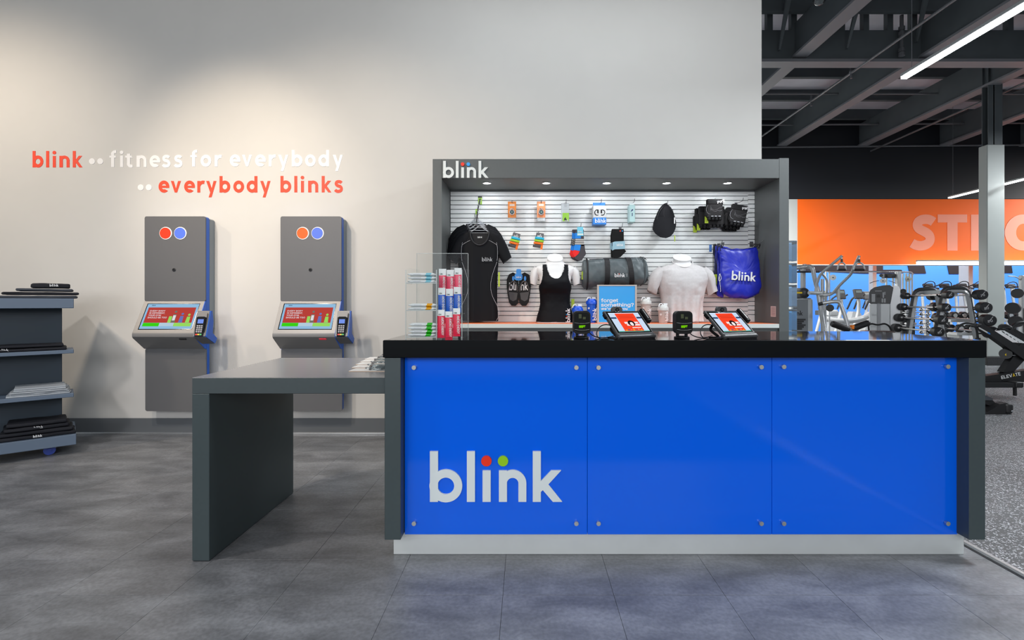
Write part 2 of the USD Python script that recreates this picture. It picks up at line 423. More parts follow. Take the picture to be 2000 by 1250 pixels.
for ch, p0, p1 in (('S', 1776, 1828), ('T', 1831, 1888.5), ('R', 1896, 1957), ('O', 1962, 2034)):
    g = fat(ch); x0_, y0_, x1_, y1_ = g.bounds
    g = affinity.scale(affinity.translate(g, -x0_, -y0_), (X(p1, YG) - X(p0, YG)) / (x1_ - x0_), (489.5 - 419) * YG / F / (y1_ - y0_), origin=(0, 0))
    wf.part('letter', put(ext(g, .01), (X(p0, YG), YG + .001, Z(489.5, YG))), M_salmon)
YB = 18.0
wb = Thing('wall_blue', kind='structure')
wb.part('wall_panel', cb(5, 27, YB, YB + .2, 0, 6.6, 0), M_blue)
M_shape = mat('black_wall_graphic', (0.015, 0.015, 0.018), 0.5)
for poly in ([(1560, 518), (1724, 518), (1724, 527), (1760, 527), (1764, 533), (1688, 534), (1560, 528)], [(1768, 500), (1800, 500), (1808, 534), (1776, 534)], [(1846, 500), (1884, 500), (1882, 535), (1853, 535)], [(1960, 500), (1972, 500), (1977, 533), (1956, 533)]):
    pts = [(X(a, YB), Z(b, YB)) for a, b in poly]
    wb.part('graphic', put(ext(Polygon(pts).buffer(0), .02), (0, YB, 0)), M_shape)
single('wall_right', cb(24, 24.2, -4, YB, 0, 6.6, 0), M_grey, kind='structure')
M_white = mat('white_column_paint', (0.62, 0.63, 0.60), 0.5)
single('wall_pier', cb(X(1705, 15.2), X(1712.5, 15.2), 15.2, 15.4, 0, 6.2, .01), M_white, kind='structure')
single('wall_pier', [cb(X(1892, 15.2), X(1901, 15.2), 15.2, 15.4, 0, 6.2, .01), cb(X(1883, 15.4), X(1892, 15.4), 15.25, 15.6, 0, 6.2, .01)], M_grey, kind='structure')

# roof of the gym: deck, joists, beams, girder
M_deck = mat('roof_deck', (0.50, 0.49, 0.54), 0.8, var=0.12, scale=1.0)
M_steel = mat('dark_roof_steel', (0.075, 0.088, 0.095), 0.6, var=0.1, scale=2)
M_flange = mat('roof_flange', (0.17, 0.175, 0.19), 0.55)
single('ceiling', cb(2.05, 24, -4, YG, 6.36, 6.5, 0), M_deck, kind='structure')
single('wall_roof_divider', cb(2.05, 2.192, -4, YW + .16, 4.62, 6.5, 0), M_navy, kind='structure')
J = Thing('joist', 'dark wooden joist nearest the far wall, running across under the roof deck', 'joist', (2.2, 13.6, 6.1), 'roof joists')
J.part('web', cb(2.2, 24, 13.57, 13.63, 6.12, 6.36, 0), M_steel)
J.part('flange', cb(2.2, 24, 13.55, 13.65, 6.10, 6.12, 0), M_steel)
keys(J.prim, 'dark crosswise roof joist right against the dark far wall')
for k, y in enumerate(np.arange(12.35, 4.0, -1.25)): J.dup((2.2, y, 6.1), 'dark crosswise roof joist, ' + ['second', 'third', 'fourth', 'fifth', 'sixth', 'seventh', 'eighth'][k] + ' one out from the dark far wall')
for k, x in enumerate((2.55, 4.75, 6.95, 9.15, 11.35, 13.55)):
    lab = ['deep dark roof beam hidden beside the white lobby wall', 'deep dark roof beam nearest the white wall corner', 'deep dark roof beam just left of the long near strip light',
           'deep dark roof beam ending left of the dark steel column', 'deep dark roof beam right of the dark steel column', 'deep dark roof beam furthest to the right'][k]
    t = Thing('roof_beam', lab, 'beam', (x, 9, 5.5), 'roof beams running away from the viewer')
    t.part('web', cb(x - .07, x + .07, 5.0, YG - .03, 5.53, 6.1, 0), M_steel)
    t.part('bottom_flange', cb(x - .12, x + .12, 5.0, YG - .03, 5.49, 5.53, 0), M_flange)
g = Thing('roof_girder', 'wide dark girder crossing the gym roof above the strip light', 'girder', (8, 8.97, 5.5))
g.part('web', cb(2.2, 24, 8.93, 9.03, 5.45, 5.98, 0), M_steel)
g.part('bottom_flange', cb(2.2, 24, 8.86, 9.1, 5.40, 5.45, 0), M_flange)
for x in np.arange(4.2, 13, 0.42): g.part('stud', cb(x, x + .1, 8.93, 9.03, 5.98, 6.36, 0), M_steel)
for k, (x0, y0, x1, y1) in enumerate(((1547, 0, 1522, 98), (1688, 0, 1654, 95), (1815, 5, 1790, 82))):
    a, b = W(x1, y1, 8.85), W(x0, y0 - 40, 8.2)
    s = Thing('knee_brace', ['slanting dark brace left of the three under the girder', 'slanting dark brace in the middle of the three above the girder', 'slanting dark brace right of the three, by the strip light'][k], 'brace', b)
    d = np.array([.05, 0, 0]); n = np.array([0, .02, 0])
    s.part('board', trimesh.convex.convex_hull(np.vstack([[a - d * .3 - n, a + d * .3 - n, a + d * .3 + n, a - d * .3 + n], [b - d - n, b + d - n, b + d + n, b - d + n]])), M_steel)
M_pipe = mat('sprinkler_pipe', (0.12, 0.125, 0.135), 0.45, 0.3)
def pipe(label, a, b, r=0.022, extra=()):
    t = Thing('pipe', label, 'pipe', a, 'roof pipes')
    t.part('tube', cyl(a, b, r, 10), M_pipe)
    for p in extra: t.part('fitting', [cyl(np.array(p) - [0, 0, .12], np.array(p) + [0, 0, .1], .02, 8), ell(p, .035, .035, .035, 8)], M_pipe)
    return t
pipe('long thin sprinkler pipe slanting up from the white wall to the girder', (5.90, 13.9, 5.4), (5.90, 6.0, 5.4), .022, [(5.9, 10.6, 5.42), (5.9, 9.3, 5.42)])
pipe('thin pipe ending against the dark far wall left of the steel column', (9.35, 13.9, 5.35), (9.35, 6.0, 5.35))
pipe('crosswise pipe just below the far end of the roof joists', (2.3, 13.2, 5.78), (24, 13.2, 5.95))
pipe('crosswise pipe hung halfway along the roof beams', (2.3, 11.3, 5.84), (24, 11.3, 5.84))
pipe('crosswise conduit low on the dark far wall', (2.3, 13.93, 5.42), (24, 13.93, 5.62), .025)
t = Thing('ceiling_dome', 'clear glass dome hanging at the top edge above the girder', 'dome', W(1600, -20, 7.5))
t.part('mount', cyl(W(1600, -60, 7.5), W(1600, -6, 7.5), .05, 12), M_steel)
t.part('bulb', ell(W(1600, 1, 7.5), .085, .085, .07, 20), pane('dome_glass', ior=1.5, mixw=.05), smooth=60)
t = Thing('drop_pipe', 'short vertical drop pipe with fittings on the girder', 'pipe', W(1761, 100, 8.8))
t.part('tube', cyl(W(1761, 110, 8.8), W(1761, 30, 8.8), .03, 10), M_pipe)
for y in (56, 66, 98, 106): t.part('fitting', cyl(W(1761, y, 8.8) - [0, 0, .03], W(1761, y, 8.8) + [0, 0, .03], .05, 10), M_pipe)

# strip lights
E_strip = emit('strip_light_glow', (0.96, 0.99, 1.0), 45.0)
M_house = mat('strip_light_housing', (0.25, 0.26, 0.26), 0.4, 0.3)
def strip(label, x, y0, y1, z, along='y', drops=()):
    t = Thing('strip_light', label, 'strip light', (x, y0, z), 'strip lights of the gym')
    if along == 'y':
        t.part('housing', cb(x - .035, x + .035, y0, y1, z + .012, z + .045, .004), M_house)
        t.part('diffuser', cb(x - .032, x + .032, y0 + .005, y1 - .005, z - .012, z + .012, .004), E_strip)
        for d in drops: t.part('hanger_wire', cyl((x, d, z + .045), (x, d, 6.1), .003, 6), M_pipe)
    else:
        t.part('housing', cb(x, y1, y0 - .03, y0 + .03, z + .04, z + .08, .004), M_house)
        t.part('diffuser', cb(x + .005, y1 - .005, y0 - .035, y0 + .03, z - .04, z + .04, .006), emit('wall_strip_glow', (0.97, 0.99, 1.0), 9.0))
strip('long bright strip light hanging nearest, slanting across the top right', 3.99, 2.6, 5.42, 3.6, drops=(5.3, 3.2))
strip('short strip light crossing behind the column above the orange band', 9.58, 8.9, 11.6, 3.6, drops=(11.5, 9.0))
strip('straight level strip light along the foot of the orange band', X(1790, 13.7), 13.7, 17.5, Z(514, 13.7), along='x')
strip('out of view strip light above the near gym floor', 7.2, 2.6, 5.42, 3.6, drops=(5.3,)) if False else None

# column between desk and machines
YC = 10.0
t = Thing('column', 'grey boxed column with black base and dark steel top in the gym', 'column', (X(1952, YC), YC + .1, 0))
cx0, cx1 = X(1942, YC), X(1963, YC)
xl = X(1927, YC + .18)
t.part('black_base', cb(cx0 - .16, cx1 + .02, YC - .02, YC + .22, 0.004, Z(697, YC), .006), mat('black_speckled_rubber', (0.02, 0.02, 0.022), 0.7, var=0.5, scale=90))
t.part('column_cover', cb(cx0 - .14, cx1, YC, YC + .2, Z(697, YC), Z(282, YC), .012), mat('column_grey', (0.36, 0.385, 0.37), 0.5))
t.part('steel_post', [cb(cx0 - .10, cx1 - .03, YC + .02, YC + .035, Z(282, YC), 6.1, 0), cb(cx0 - .10, cx1 - .03, YC + .15, YC + .165, Z(282, YC), 6.1, 0), cb(cx0 + .0, cx0 + .02, YC + .02, YC + .16, Z(282, YC), 6.1, 0)], M_steel)

# ------------------------------------------------------------ lettering on the lobby wall
M_red = mat('vinyl_red', (0.86, 0.055, 0.014), 0.5)
M_vwhite = mat('vinyl_white', (0.86, 0.85, 0.84), 0.5)
def slogan(label, items, base, h, m, nm='wall_lettering'):
    """letters [(char, px left)] on the wall along a baseline"""
    s = h * YW / F
    t = Thing(nm, label, 'lettering', (X(items[0][1], YW), YW, Z(base, YW)))
    for ch, px in items:
        g = affinity.scale(slogan_glyph(ch), s, s, origin=(0, 0))
        t.part('letter', put(ext(g, .0025), (X(px, YW), YW, Z(base, YW))), m)
def dots(label, cs, r):
    t = Thing('wall_dots', label, 'lettering', (X(cs[0][0], YW), YW, Z(cs[0][1], YW)))
    for a, b in cs: t.part('dot', disc((X(a, YW), YW, Z(b, YW)), r * YW / F, .0025), M_vwhite)
slogan('red word "blink" starting the upper line of the wall slogan', [('b', 64), ('l', 90.5), ('I', 103.5), ('n', 116.5), ('k', 142.5)], 327, 32, M_red)
dots('pair of white dots after the first red word on the wall', [(180, 315), (196, 315)], 5.8)
slogan('white word "fitness" on the upper line of the wall slogan', list(zip('f', [214])) + [('I', 235), ('t', 245), ('n', 267), ('e', 292.5), ('s', 316.5), ('s', 340)], 326.5, 32, M_vwhite)
slogan('white word "for" on the upper line of the wall slogan', [('f', 372), ('o', 392), ('r', 419.5)], 325.5, 32, M_vwhite)
slogan('white word "everybody" ending the upper line of the wall slogan', [('e', 449), ('v', 473), ('e', 498.5), ('r', 525), ('y', 543.5), ('b', 570), ('o', 596), ('d', 622), ('y', 650)], 325, 32, M_vwhite)
dots('pair of white dots starting the lower line of the wall slogan', [(275, 366), (290.7, 366)], 5.8)
slogan('red word "everybody" on the lower line of the wall slogan', [('e', 310), ('v', 334), ('e', 360), ('r', 385.6), ('y', 403), ('b', 429), ('o', 456), ('d', 482), ('y', 508.5)], 376, 32, M_red)
slogan('red word "blinks" ending the lower line of the wall slogan', [('b', 548), ('l', 575), ('I', 588), ('n', 602), ('k', 628.5), ('s', 653)], 375.7, 32, M_red)
# ------------------------------------------------------------ reception desk
YS, YP, YK, YCT = 2.38, 2.45, 2.485, 2.370
M_lam = mat('charcoal_laminate', (0.046, 0.064, 0.068), 0.42, var=0.04, scale=60)
M_top = mat('gloss_black_top', (0.006, 0.006, 0.008), 0.045, spec=0.7)
M_bluep = mat('blue_back_painted_acrylic', (0.0004, 0.125, 0.86), 0.10, spec=0.35)
M_bolt = mat('satin_steel', (0.62, 0.63, 0.62), 0.3, 0.95)
M_kick = mat('kick_brushed_metal', (0.70, 0.73, 0.72), 0.36, 0.35, var=0.03, scale=6)
M_logo = mat('logo_pale_grey', (0.74, 0.80, 0.80), 0.45)
M_rdot = mat('logo_red', (0.9, 0.03, 0.004), 0.4); M_gdot = mat('logo_green', (0.30, 0.62, 0.004), 0.4); M_bdot = mat('logo_blue', (0.02, 0.35, 0.85), 0.4)
dk = Thing('reception_desk', 'long reception desk with blue front panels and black top', 'reception desk', (0.74, 2.9, 0))
zt_ = Z(664.5, YCT); zu = Z(698.7, YCT)
dk.part('countertop', cb(X(748, YCT), X(1927.5, YCT), YCT + .002, 3.12, zu + .004, zt_, .003), M_top)
dk.part('front_edge', cb(X(748, YCT) - .0005, X(1927.5, YCT) + .0005, YCT, YCT + .03, zu, zt_ - .001, .002), mat('black_edge_laminate', (0.003, 0.004, 0.005), 0.35, spec=0.10))
zb_ = Z(1054.5, YS)
dk.part('side_panel', cb(X(751, YS), X(782.5, YS), YS, 3.10, zb_, zu, .002), M_lam)
dk.part('side_panel', cb(X(1893, YS), X(1925, YS), YS, 3.10, zb_, zu, .002), M_lam)
dk.part('carcass', cb(X(783, YS) + .002, X(1892.5, YS) - .002, YP + .022, 3.08, .112, zu, .002), M_black)
dk.part('kick_base', cb(X(768.5, YK), X(1883, YK), YK, 3.0, 0.0, .115, .002), M_kick)
seams = [790.3, 1147.2, 1507.6, 1870.5]
bolts = [(808.5, 1125.7), (1169, 1487), (1531, 1851)]
yt = [(718, 718), (718, 717), (716.5, 716)]
for k in range(3):
    pp = dk.part('blue_panel', cb(X(seams[k], YP) + (.0008 if k else 0), X(seams[k + 1], YP) - .0008, YP, YP + .012, Z(1044, YP), zu - .001, .0015), M_bluep)
    for i, bx in enumerate(bolts[k]):
        for by in (yt[k][i], 1022.5):
            x, z = X(bx, YP - .012), Z(by, YP - .012)
            dk.part('bolt', [cyl((x, YP - .016, z), (x, YP - .002, z), .0105, 20), cyl((x, YP - .002, z), (x, YP + .0005, z), .007, 14)], M_bolt, smooth=40, under=pp)
    if k == 0:
        h = (980.5 - 881.7) * (YP - .012) / F
        for ch, lx in LOGO_X.items():
            g = affinity.scale(glyph(ch), h, h, origin=(0, 0))
            dk.part('letter', put(ext(g, .012), (X(839.5, YP - .012) + lx * h, YP + .001, Z(980.5, YP - .012))), M_logo, under=pp)
        for (lx, lz), m in zip(LOGO_DOTS, (M_rdot, M_gdot)):
            dk.part('letter_dot', disc((X(839.5, YP - .012) + lx * h, YP + .001, Z(980.5, YP - .012) + lz * h), .103 * h, .013), m, under=pp)

# low side table
YT, YTB = 2.416, 3.29
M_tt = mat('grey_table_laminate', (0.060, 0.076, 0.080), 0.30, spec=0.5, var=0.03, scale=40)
tb = Thing('side_table', 'low charcoal side table with waterfall leg joined to the desk', 'table', (-1.1, 2.85, 0))
tx0, tx1, ztt = X(375, YT), X(750.5, YS) - .001, Z(737.5, YT)
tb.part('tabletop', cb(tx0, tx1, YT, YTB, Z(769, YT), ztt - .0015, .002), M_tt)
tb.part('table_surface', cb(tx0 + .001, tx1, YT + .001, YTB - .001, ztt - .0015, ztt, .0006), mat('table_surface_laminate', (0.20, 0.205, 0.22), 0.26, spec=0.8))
tb.part('leg_panel', cb(tx0, X(408.5, YT), YT, YTB, 0.003, Z(769, YT), .002), M_lam)
tb.part('floor_gasket', cb(tx0 + .004, X(408.5, YT) - .004, YT + .004, YTB - .004, 0, .003, 0), M_black)

# ------------------------------------------------------------ display wall
YD, YSL = 4.144, 4.592
M_dlam = mat('display_charcoal', (0.095, 0.105, 0.105), 0.45, var=0.03, scale=50)
M_slat = mat('slatwall_white', (0.82, 0.84, 0.83), 0.35)
M_groove = mat('slat_groove', (0.22, 0.23, 0.25), 0.6)
E_down = emit('downlight_glow', (0.97, 0.98, 1.0), 25.0)
ds = Thing('display_wall', 'tall charcoal framed merchandise display with white slatted back', 'display', (0.68, 4.45, 0))
dx0, dx1, ix0, ix1 = X(845, YD), X(1541, YD), X(863, YD), X(1522, YD)
dzt, dzb = Z(310.5, YD), Z(348, YD)
ds.part('side_post', cb(dx0, ix0, YD, YW - .004, 0, dzt, .002), M_dlam)
ds.part('side_post', cb(ix1, dx1, YD, YW - .004, 0, dzt + .008, .002), M_dlam)
ds.part('fascia', cb(ix0, ix1, YD, YD + .03, dzb, dzt, .002), M_dlam)
ds.part('top_board', cb(ix0, ix1, YD + .03, YW - .004, dzb, dzb + .03, 0), M_dlam)
ds.part('back_board', cb(ix0, ix1, YSL + .012, YSL + .03, .9, dzb, 0), M_groove)
M_or = mat('orange_shelf', (0.85, 0.17, 0.04), 0.45); M_edge = mat('pale_shelf_edge', (0.62, 0.66, 0.64), 0.5)
zs = Z(632.5, YD)
ds.part('shelf', [cb(ix0, ix1, YD + .012, YSL + .012, zs - .03, zs, .001)], M_or)
ds.part('shelf_edge', cb(ix0, ix1, YD + .001, YD + .012, zs - .034, zs - .001, .001), M_edge)
ds.part('lower_cabinet', cb(ix0, ix1, YD + .02, YSL + .012, .02, zs - .034, .002), M_dlam)
p, xr = .0397, X(1461, YSL)
zc = Z(373, YSL)
edges = [zc] + [Z(382.2, YSL) - p * k for k in range(40)]
edges = [e for e in edges if e > zs + .02] + [zs]
for a, b in zip(edges[:-1], edges[1:]):
    for x0, x1, dz in ((X(880, YSL), xr - .0004, 0), (xr + .0004, X(1475, YSL), .008)):
        a2 = a if a == zc else a + dz; b2 = b if b == zs else b + dz
        if b2 >= a2 - .004: continue
        ds.part('slat', loft([[(x, YSL + .012, a2 - .006), (x, YSL + .003, a2 - .006), (x, YSL, a2 - .009), (x, YSL, b2 + .001), (x, YSL + .003, b2), (x, YSL + .012, b2)] for x in (x0, x1)]), M_slat)
h = (347 - 314) * (YD - .012) / F
for ch, lx in LOGO_X.items():
    ds.part('letter', put(ext(affinity.scale(glyph(ch), h, h, origin=(0, 0)), .015), (X(865.5, YD - .012) + lx * h * 1.03, YD + .001, Z(348, YD))), mat('display_logo_white', (0.72, 0.76, 0.75), 0.45))
for (lx, lz), m in zip(LOGO_DOTS, (M_rdot, M_bdot)):
    ds.part('letter_dot', disc((X(865.5, YD - .012) + lx * h * 1.03, YD + .001, Z(348, YD) + lz * h), .105 * h, .016), m)
for k, px in enumerate((951, 1067, 1185, 1302, 1421)):
    x, y = X(px, 4.311), 4.311
    q = ds.part('downlight', lathe([(.030, 0), (.040, 0), (.040, -.003), (.034, -.005), (.030, -.003)], (x, y, dzb), 24, False), M_bolt, smooth=30)
    ds.part('lamp', lathe([(.030, .0), (.030, -.002)], (x, y, dzb), 24), E_down, under=q)
    l = UsdLux.DiskLight.Define(stage, f'/World/display_lamp_light_{k + 1}')
    l.AddTranslateOp().Set(Gf.Vec3d(x, y, dzb - .0028)); l.AddRotateXOp().Set(12.0)
    l.CreateRadiusAttr(.012); l.CreateIntensityAttr(1000.0); l.CreateColorAttr(Gf.Vec3f(0.93, 0.96, 1.0))
    sh = UsdLux.ShapingAPI.Apply(l.GetPrim()); sh.CreateShapingConeAngleAttr(62.0); sh.CreateShapingConeSoftnessAttr(0.8)
# ------------------------------------------------------------ check-in kiosks on the wall
YF = 4.627
M_kg = mat('kiosk_grey_metal', (0.135, 0.135, 0.14), 0.42, 0.25, var=0.02, scale=80)
M_ks = mat('kiosk_silver_face', (0.215, 0.212, 0.212), 0.42, 0.3)
M_kb = mat('kiosk_blue_side', (0.003, 0.10, 0.52), 0.4)
M_kr = mat('kiosk_side_grey', (0.22, 0.25, 0.27), 0.5)
M_scr = emit('screen_pale_blue', lin(150, 195, 230), 0.9)
M_red_s = emit('screen_red', lin(195, 70, 62), 0.85); M_grn_s = emit('screen_green', lin(60, 205, 25), 1.0); M_lgrn_s = emit('screen_light_green', lin(150, 215, 95), 1.0)
M_btn_s = emit('screen_button', lin(185, 212, 228), .9); M_txt_s = emit('screen_text_white', lin(225, 222, 228), 0.95); M_gry_s = emit('screen_figure_grey', lin(120, 120, 110), 0.9)
M_figb_s = emit('screen_figure_blue', lin(110, 120, 190), 0.9); M_dkt_s = emit('screen_text_dark', lin(60, 90, 120), 0.8)
M_glassblk = mat('black_glass', (0.008, 0.009, 0.011), 0.08, spec=0.5)

def kiosk(x0, label, dot_px, c1, c2, hole_px, term):
    x1 = x0 + .550
    zt, zb = Z(422.5, YF), Z(803, YF)
    t = Thing('check_in_kiosk', label, 'kiosk', ((x0 + x1) / 2, YW - .07, zb), 'check-in kiosks on the lobby wall')
    ym = YF + .012; yr = YF + .055
    def plate(y0, y1, a, b, r=.018):
        return put(ext(rrect(0, 0, a[1] - a[0], b[1] - b[0], r), y1 - y0), (a[0], y1, b[0]))
    zs0, zs1 = .808, Z(589, YF)
    t.part('upper_panel', plate(YF, ym, (x0, x1), (zs1, zt)), M_kg)
    t.part('lower_panel', plate(YF, ym, (x0 + .006, x1 + .006), (zb, zs0 + .002)), M_kg)
    t.part('blue_body', plate(ym, yr, (x0 + .001, x1 + .0015), (zb + .002, zt - .001), .02), M_kb)
    t.part('back_box', cb(x0 + .02, x1 + .002, yr, YW - .001, zb + .01 if False else zs1 - .25, zt - .012, .01), M_kr)
    t.part('wall_bracket', cb(x0 + .05, x1 - .05, yr, YW - .001, zb + .03, zs1 - .26, .004), M_kr)
    # slanted screen housing
    prof = [(YF + .01, zs1), (YF - .004, zs1 + .002), (4.482, .962), (4.477, .945), (4.479, .925), (4.487, .912), (YF - .006, zs0), (YF + .01, zs0)]
    t.part('screen_housing', prism(prof, x0 + .001, x1 - .004), M_ks, smooth=25)
    t.part('housing_side', prism([(y + .0, z) for y, z in prof[:1]] + [(YF + .05, zs1), (YF + .05, zs1 - .10), (YF - .0, .98), (YF + .03, .93)] [:0] + prof[1:], x1 - .0045, x1 + .0015), M_kb)
    # underside shade plate and scanner slot
    u = np.array([0, YF - .006 - 4.487, zs0 - .912]); un = u / np.linalg.norm(u)
    p0 = np.array([x0 + .405, 4.487, .912]) + un * .018
    s = cat([put(ext(rrect(0, 0, .062, .016, .004), .004), p0 - np.array([0, .003, 0]), (1, 0, 0), -un)])
    t.part('scanner_slot', s, M_glassblk if term == 0 else mat('red_scanner_glow', (0.25, 0.01, 0.02), 0.3, extra={'emission_color': (0.8, 0.02, 0.05), 'emission_strength': 0.5}))
    # screen on the slope
    A, B = np.array([4.482, .962]), np.array([YF - .004, zs1 + .002])
    d = B - A; L = np.linalg.norm(d); v = np.array([0, d[0], d[1]]) / L
    def on(a, b, lift): return np.array([x0, A[0], A[1]]) + np.array([a, 0, 0]) + v * b + np.cross((1, 0, 0), v) * lift
    sw0, sw1, sb, st = .040, .512, .028, L - .022
    t.part('screen_bezel', put(ext(sbox(0, 0, sw1 - sw0, st - sb), .002), on(sw0, sb, 0), (1, 0, 0), v), M_glassblk)
    w, h = sw1 - sw0, st - sb
    sc = t.part('screen', put(ext(sbox(.008, .006, w - .003, h - .006), .0006), on(sw0, sb, .002), (1, 0, 0), v), M_scr)
    def R(a0, b0, a1, b1, m, nm, k=1): t.part(nm, put(ext(sbox(a0 * w, b0 * h, a1 * w, b1 * h), .0004), on(sw0, sb, .0026 + .0004 * (k - 1)), (1, 0, 0), v), m, under=sc)
    R(.055, .255, .955, .84, M_red_s, 'red_banner'); R(.055, .12, .36, .25, M_grn_s, 'green_bar'); R(.63, .12, .955, .25, M_lgrn_s, 'green_bar'); R(.36, .125, .63, .255, M_btn_s, 'button')
    def T(sx, sy, s_, hh, m, wd=None): t.part('screen_text', put(text(s_, hh, .0003, wd), on(sw0 + sx * w, sb + sy * h, .0031), (1, 0, 0), v), m, under=sc)
    for k, (s_, wd) in enumerate((('EVERY BODY', .29), ('IS DIFFERENT,', .30), ('YOUR GYM', .235), ('SHOULD BE TOO', .36))):
        T(.10, .68 - .085 * k, s_, .0135, M_txt_s, wd * w)
    T(.10, .90, 'blink', .011, M_dkt_s); T(.39, .16, 'SELECT TO CHECK', .006, M_dkt_s, .20 * w) if False else T(.40, .165, 'touch to continue', .007, M_dkt_s, .19 * w) if False else None
    # three small figures on the banner
    for kx, hh, m1, m2 in ((.60, .50, M_gry_s, M_txt_s), (.74, .40, M_figb_s, M_figb_s), (.87, .36, M_lgrn_s, M_lgrn_s)):
        bx, by = kx * w, .262 * h
        body = unary_union([Point(bx, by + hh * h * .82).buffer(.011), Polygon([(bx - .018, by), (bx + .018, by), (bx + .014, by + hh * h * .62), (bx - .014, by + hh * h * .62)])])
        t.part('screen_figure', put(ext(body, .0004), on(sw0, sb, .0034), (1, 0, 0), v), m1, under=sc)
        t.part('screen_figure', put(ext(sbox(bx - .012, by + .02, bx + .012, by + hh * h * .55), .0004), on(sw0, sb, .0038), (1, 0, 0), v), m2, under=sc)
    R(.50, .258, .56, .50, M_lgrn_s, 'screen_figure', 2)
    # logo discs, camera
    for px, c, nm in ((dot_px[0], c1, 'logo_disc'), (dot_px[1], c2, 'logo_disc')):
        q = t.part(nm, disc((X(px, YF), YF + .001, Z(455.5, YF)), 12.3 * YF / F, .004), mat('disc_white_rim', (0.8, 0.8, 0.8), 0.4))
        t.part('disc_face', disc((X(px - .6, YF), YF - .003, Z(455.5, YF)), 10.8 * YF / F, .002), c, under=q)
    hx, hz = X(hole_px, YF), Z(527, YF)
    q = t.part('camera_eye', lathe([(0, 0), (.016, 0), (.016, .003), (.011, .004), (.009, .001), (0, .001)], (0, 0, 0), 20).apply_transform(np.array([[1, 0, 0, hx], [0, 0, -1, YF], [0, 1, 0, hz], [0, 0, 0, 1.0]])), M_black, smooth=30)
    t.part('lens', disc((hx, YF - .001, hz), .007, .001), M_glassblk, under=q)
    # card terminal on its own bracket
    tx0, tx1 = x1 + .018, x1 + .132
    prof = [(4.515, 1.152), (4.492, 1.150), (4.432, .935), (4.436, .925), (4.452, .915), (4.555, .862), (4.585, .905), (4.52, .955), (4.53, 1.06)]
    tb = t.part('terminal_bracket', prism(prof, tx0, tx1), M_kb)
    vt = np.array([0, 4.492 - 4.432, 1.150 - .935]); Lt = np.linalg.norm(vt); vt /= Lt
    nt = np.cross((1, 0, 0), vt)
    O = np.array([tx0 - .001, 4.432, .935])
    t.part('bracket_face', put(ext(rrect(0, -.004, tx1 - tx0 - .006, Lt + .002, .01), .004), O, (1, 0, 0), vt), M_ks, under=tb)
    t.part('bracket_base', prism([(4.433, .935), (4.436, .923), (4.452, .912), (4.555, .858), (4.56, .866), (4.46, .93)], tx0 - .001, tx1 - .007), M_kg, under=tb)
    cx = (tx1 - tx0) / 2 - .004
    ter = t.part('card_terminal', put(ext(Polygon([(cx - .030, -.006), (cx + .030, -.006), (cx + .036, .10), (cx + .038, .160), (cx + .025, .166), (cx - .025, .166), (cx - .038, .160), (cx - .036, .1)]).buffer(.003), .014), O + nt * .004, (1, 0, 0), vt), M_glassblk)
    tl = lambda a0, b0, a1, b1, nm, m, lift=.018: t.part(nm, put(ext(rrect(cx + a0, b0, cx + a1, b1, .0015), .0015), O + nt * lift, (1, 0, 0), vt), m, under=ter)
    tl(-.025, .108, .025, .145, 'display', emit('terminal_screen', lin(120, 150, 235), 1.0))
    for r in range(4):
        for c in range(3): tl(-.026 + .0185 * c, .028 + .0175 * r, -.012 + .0185 * c, .040 + .0175 * r, 'key', mat('terminal_key', (0.35, 0.35, 0.38), 0.5))
    for c, m in enumerate((mat('key_red', (0.75, 0.05, 0.04), 0.5), mat('key_yellow', (0.8, 0.55, 0.05), 0.5), mat('key_green', (0.1, 0.5, 0.15), 0.5))):
        tl(-.027 + .0185 * c, .004, -.010 + .0185 * c, .016, 'key', m)
    t.part('stylus', cyl(O + nt * .008 + vt * .03 + [cx + .043, 0, 0], O + nt * .012 + vt * .20 + [cx + .046, 0, 0], .003, 8), M_black, under=ter)
    return t

D_red = mat('disc_red', (0.85, 0.035, 0.004), 0.35, extra={'emission_color': (0.93, 0.06, 0.004), 'emission_strength': 0.08})
D_or = mat('disc_orange', (0.88, 0.11, 0.004), 0.35, extra={'emission_color': (0.95, 0.16, 0.004), 'emission_strength': 0.08})
D_bl = mat('disc_periwinkle', (0.09, 0.17, 0.70), 0.35, extra={'emission_color': (0.12, 0.22, 0.82), 'emission_strength': 0.08})
kiosk(-3.450, 'grey wall kiosk with a red and a blue disc, nearer the clothes shelf', (324, 352.5), D_red, D_bl, 340, 0)
kiosk(-2.222, 'grey wall kiosk with an orange and a blue disc, nearer the desk', (591.5, 620.5), D_or, D_bl, 606.5, 1)
# ------------------------------------------------------------ merchandise on the display wall
M_chrome = mat('chrome', (0.75, 0.76, 0.78), 0.12, 1.0)
M_dkwire = mat('dark_wire', (0.12, 0.12, 0.13), 0.35, 0.8)
M_cloth = mat('black_jersey', (0.0048, 0.0055, 0.0078), 0.6, bump=0.2, bscale=700, spec=0.16)
M_pip = mat('grey_piping', (0.42, 0.43, 0.46), 0.5)
M_prwhite = mat('print_white', (0.80, 0.81, 0.82), 0.5)
M_prgrey = mat('print_grey', (0.36, 0.38, 0.41), 0.5)
M_lime = mat('lime_tag', (0.42, 0.56, 0.02), 0.5)
YI = 4.50                                          # where most packs hang

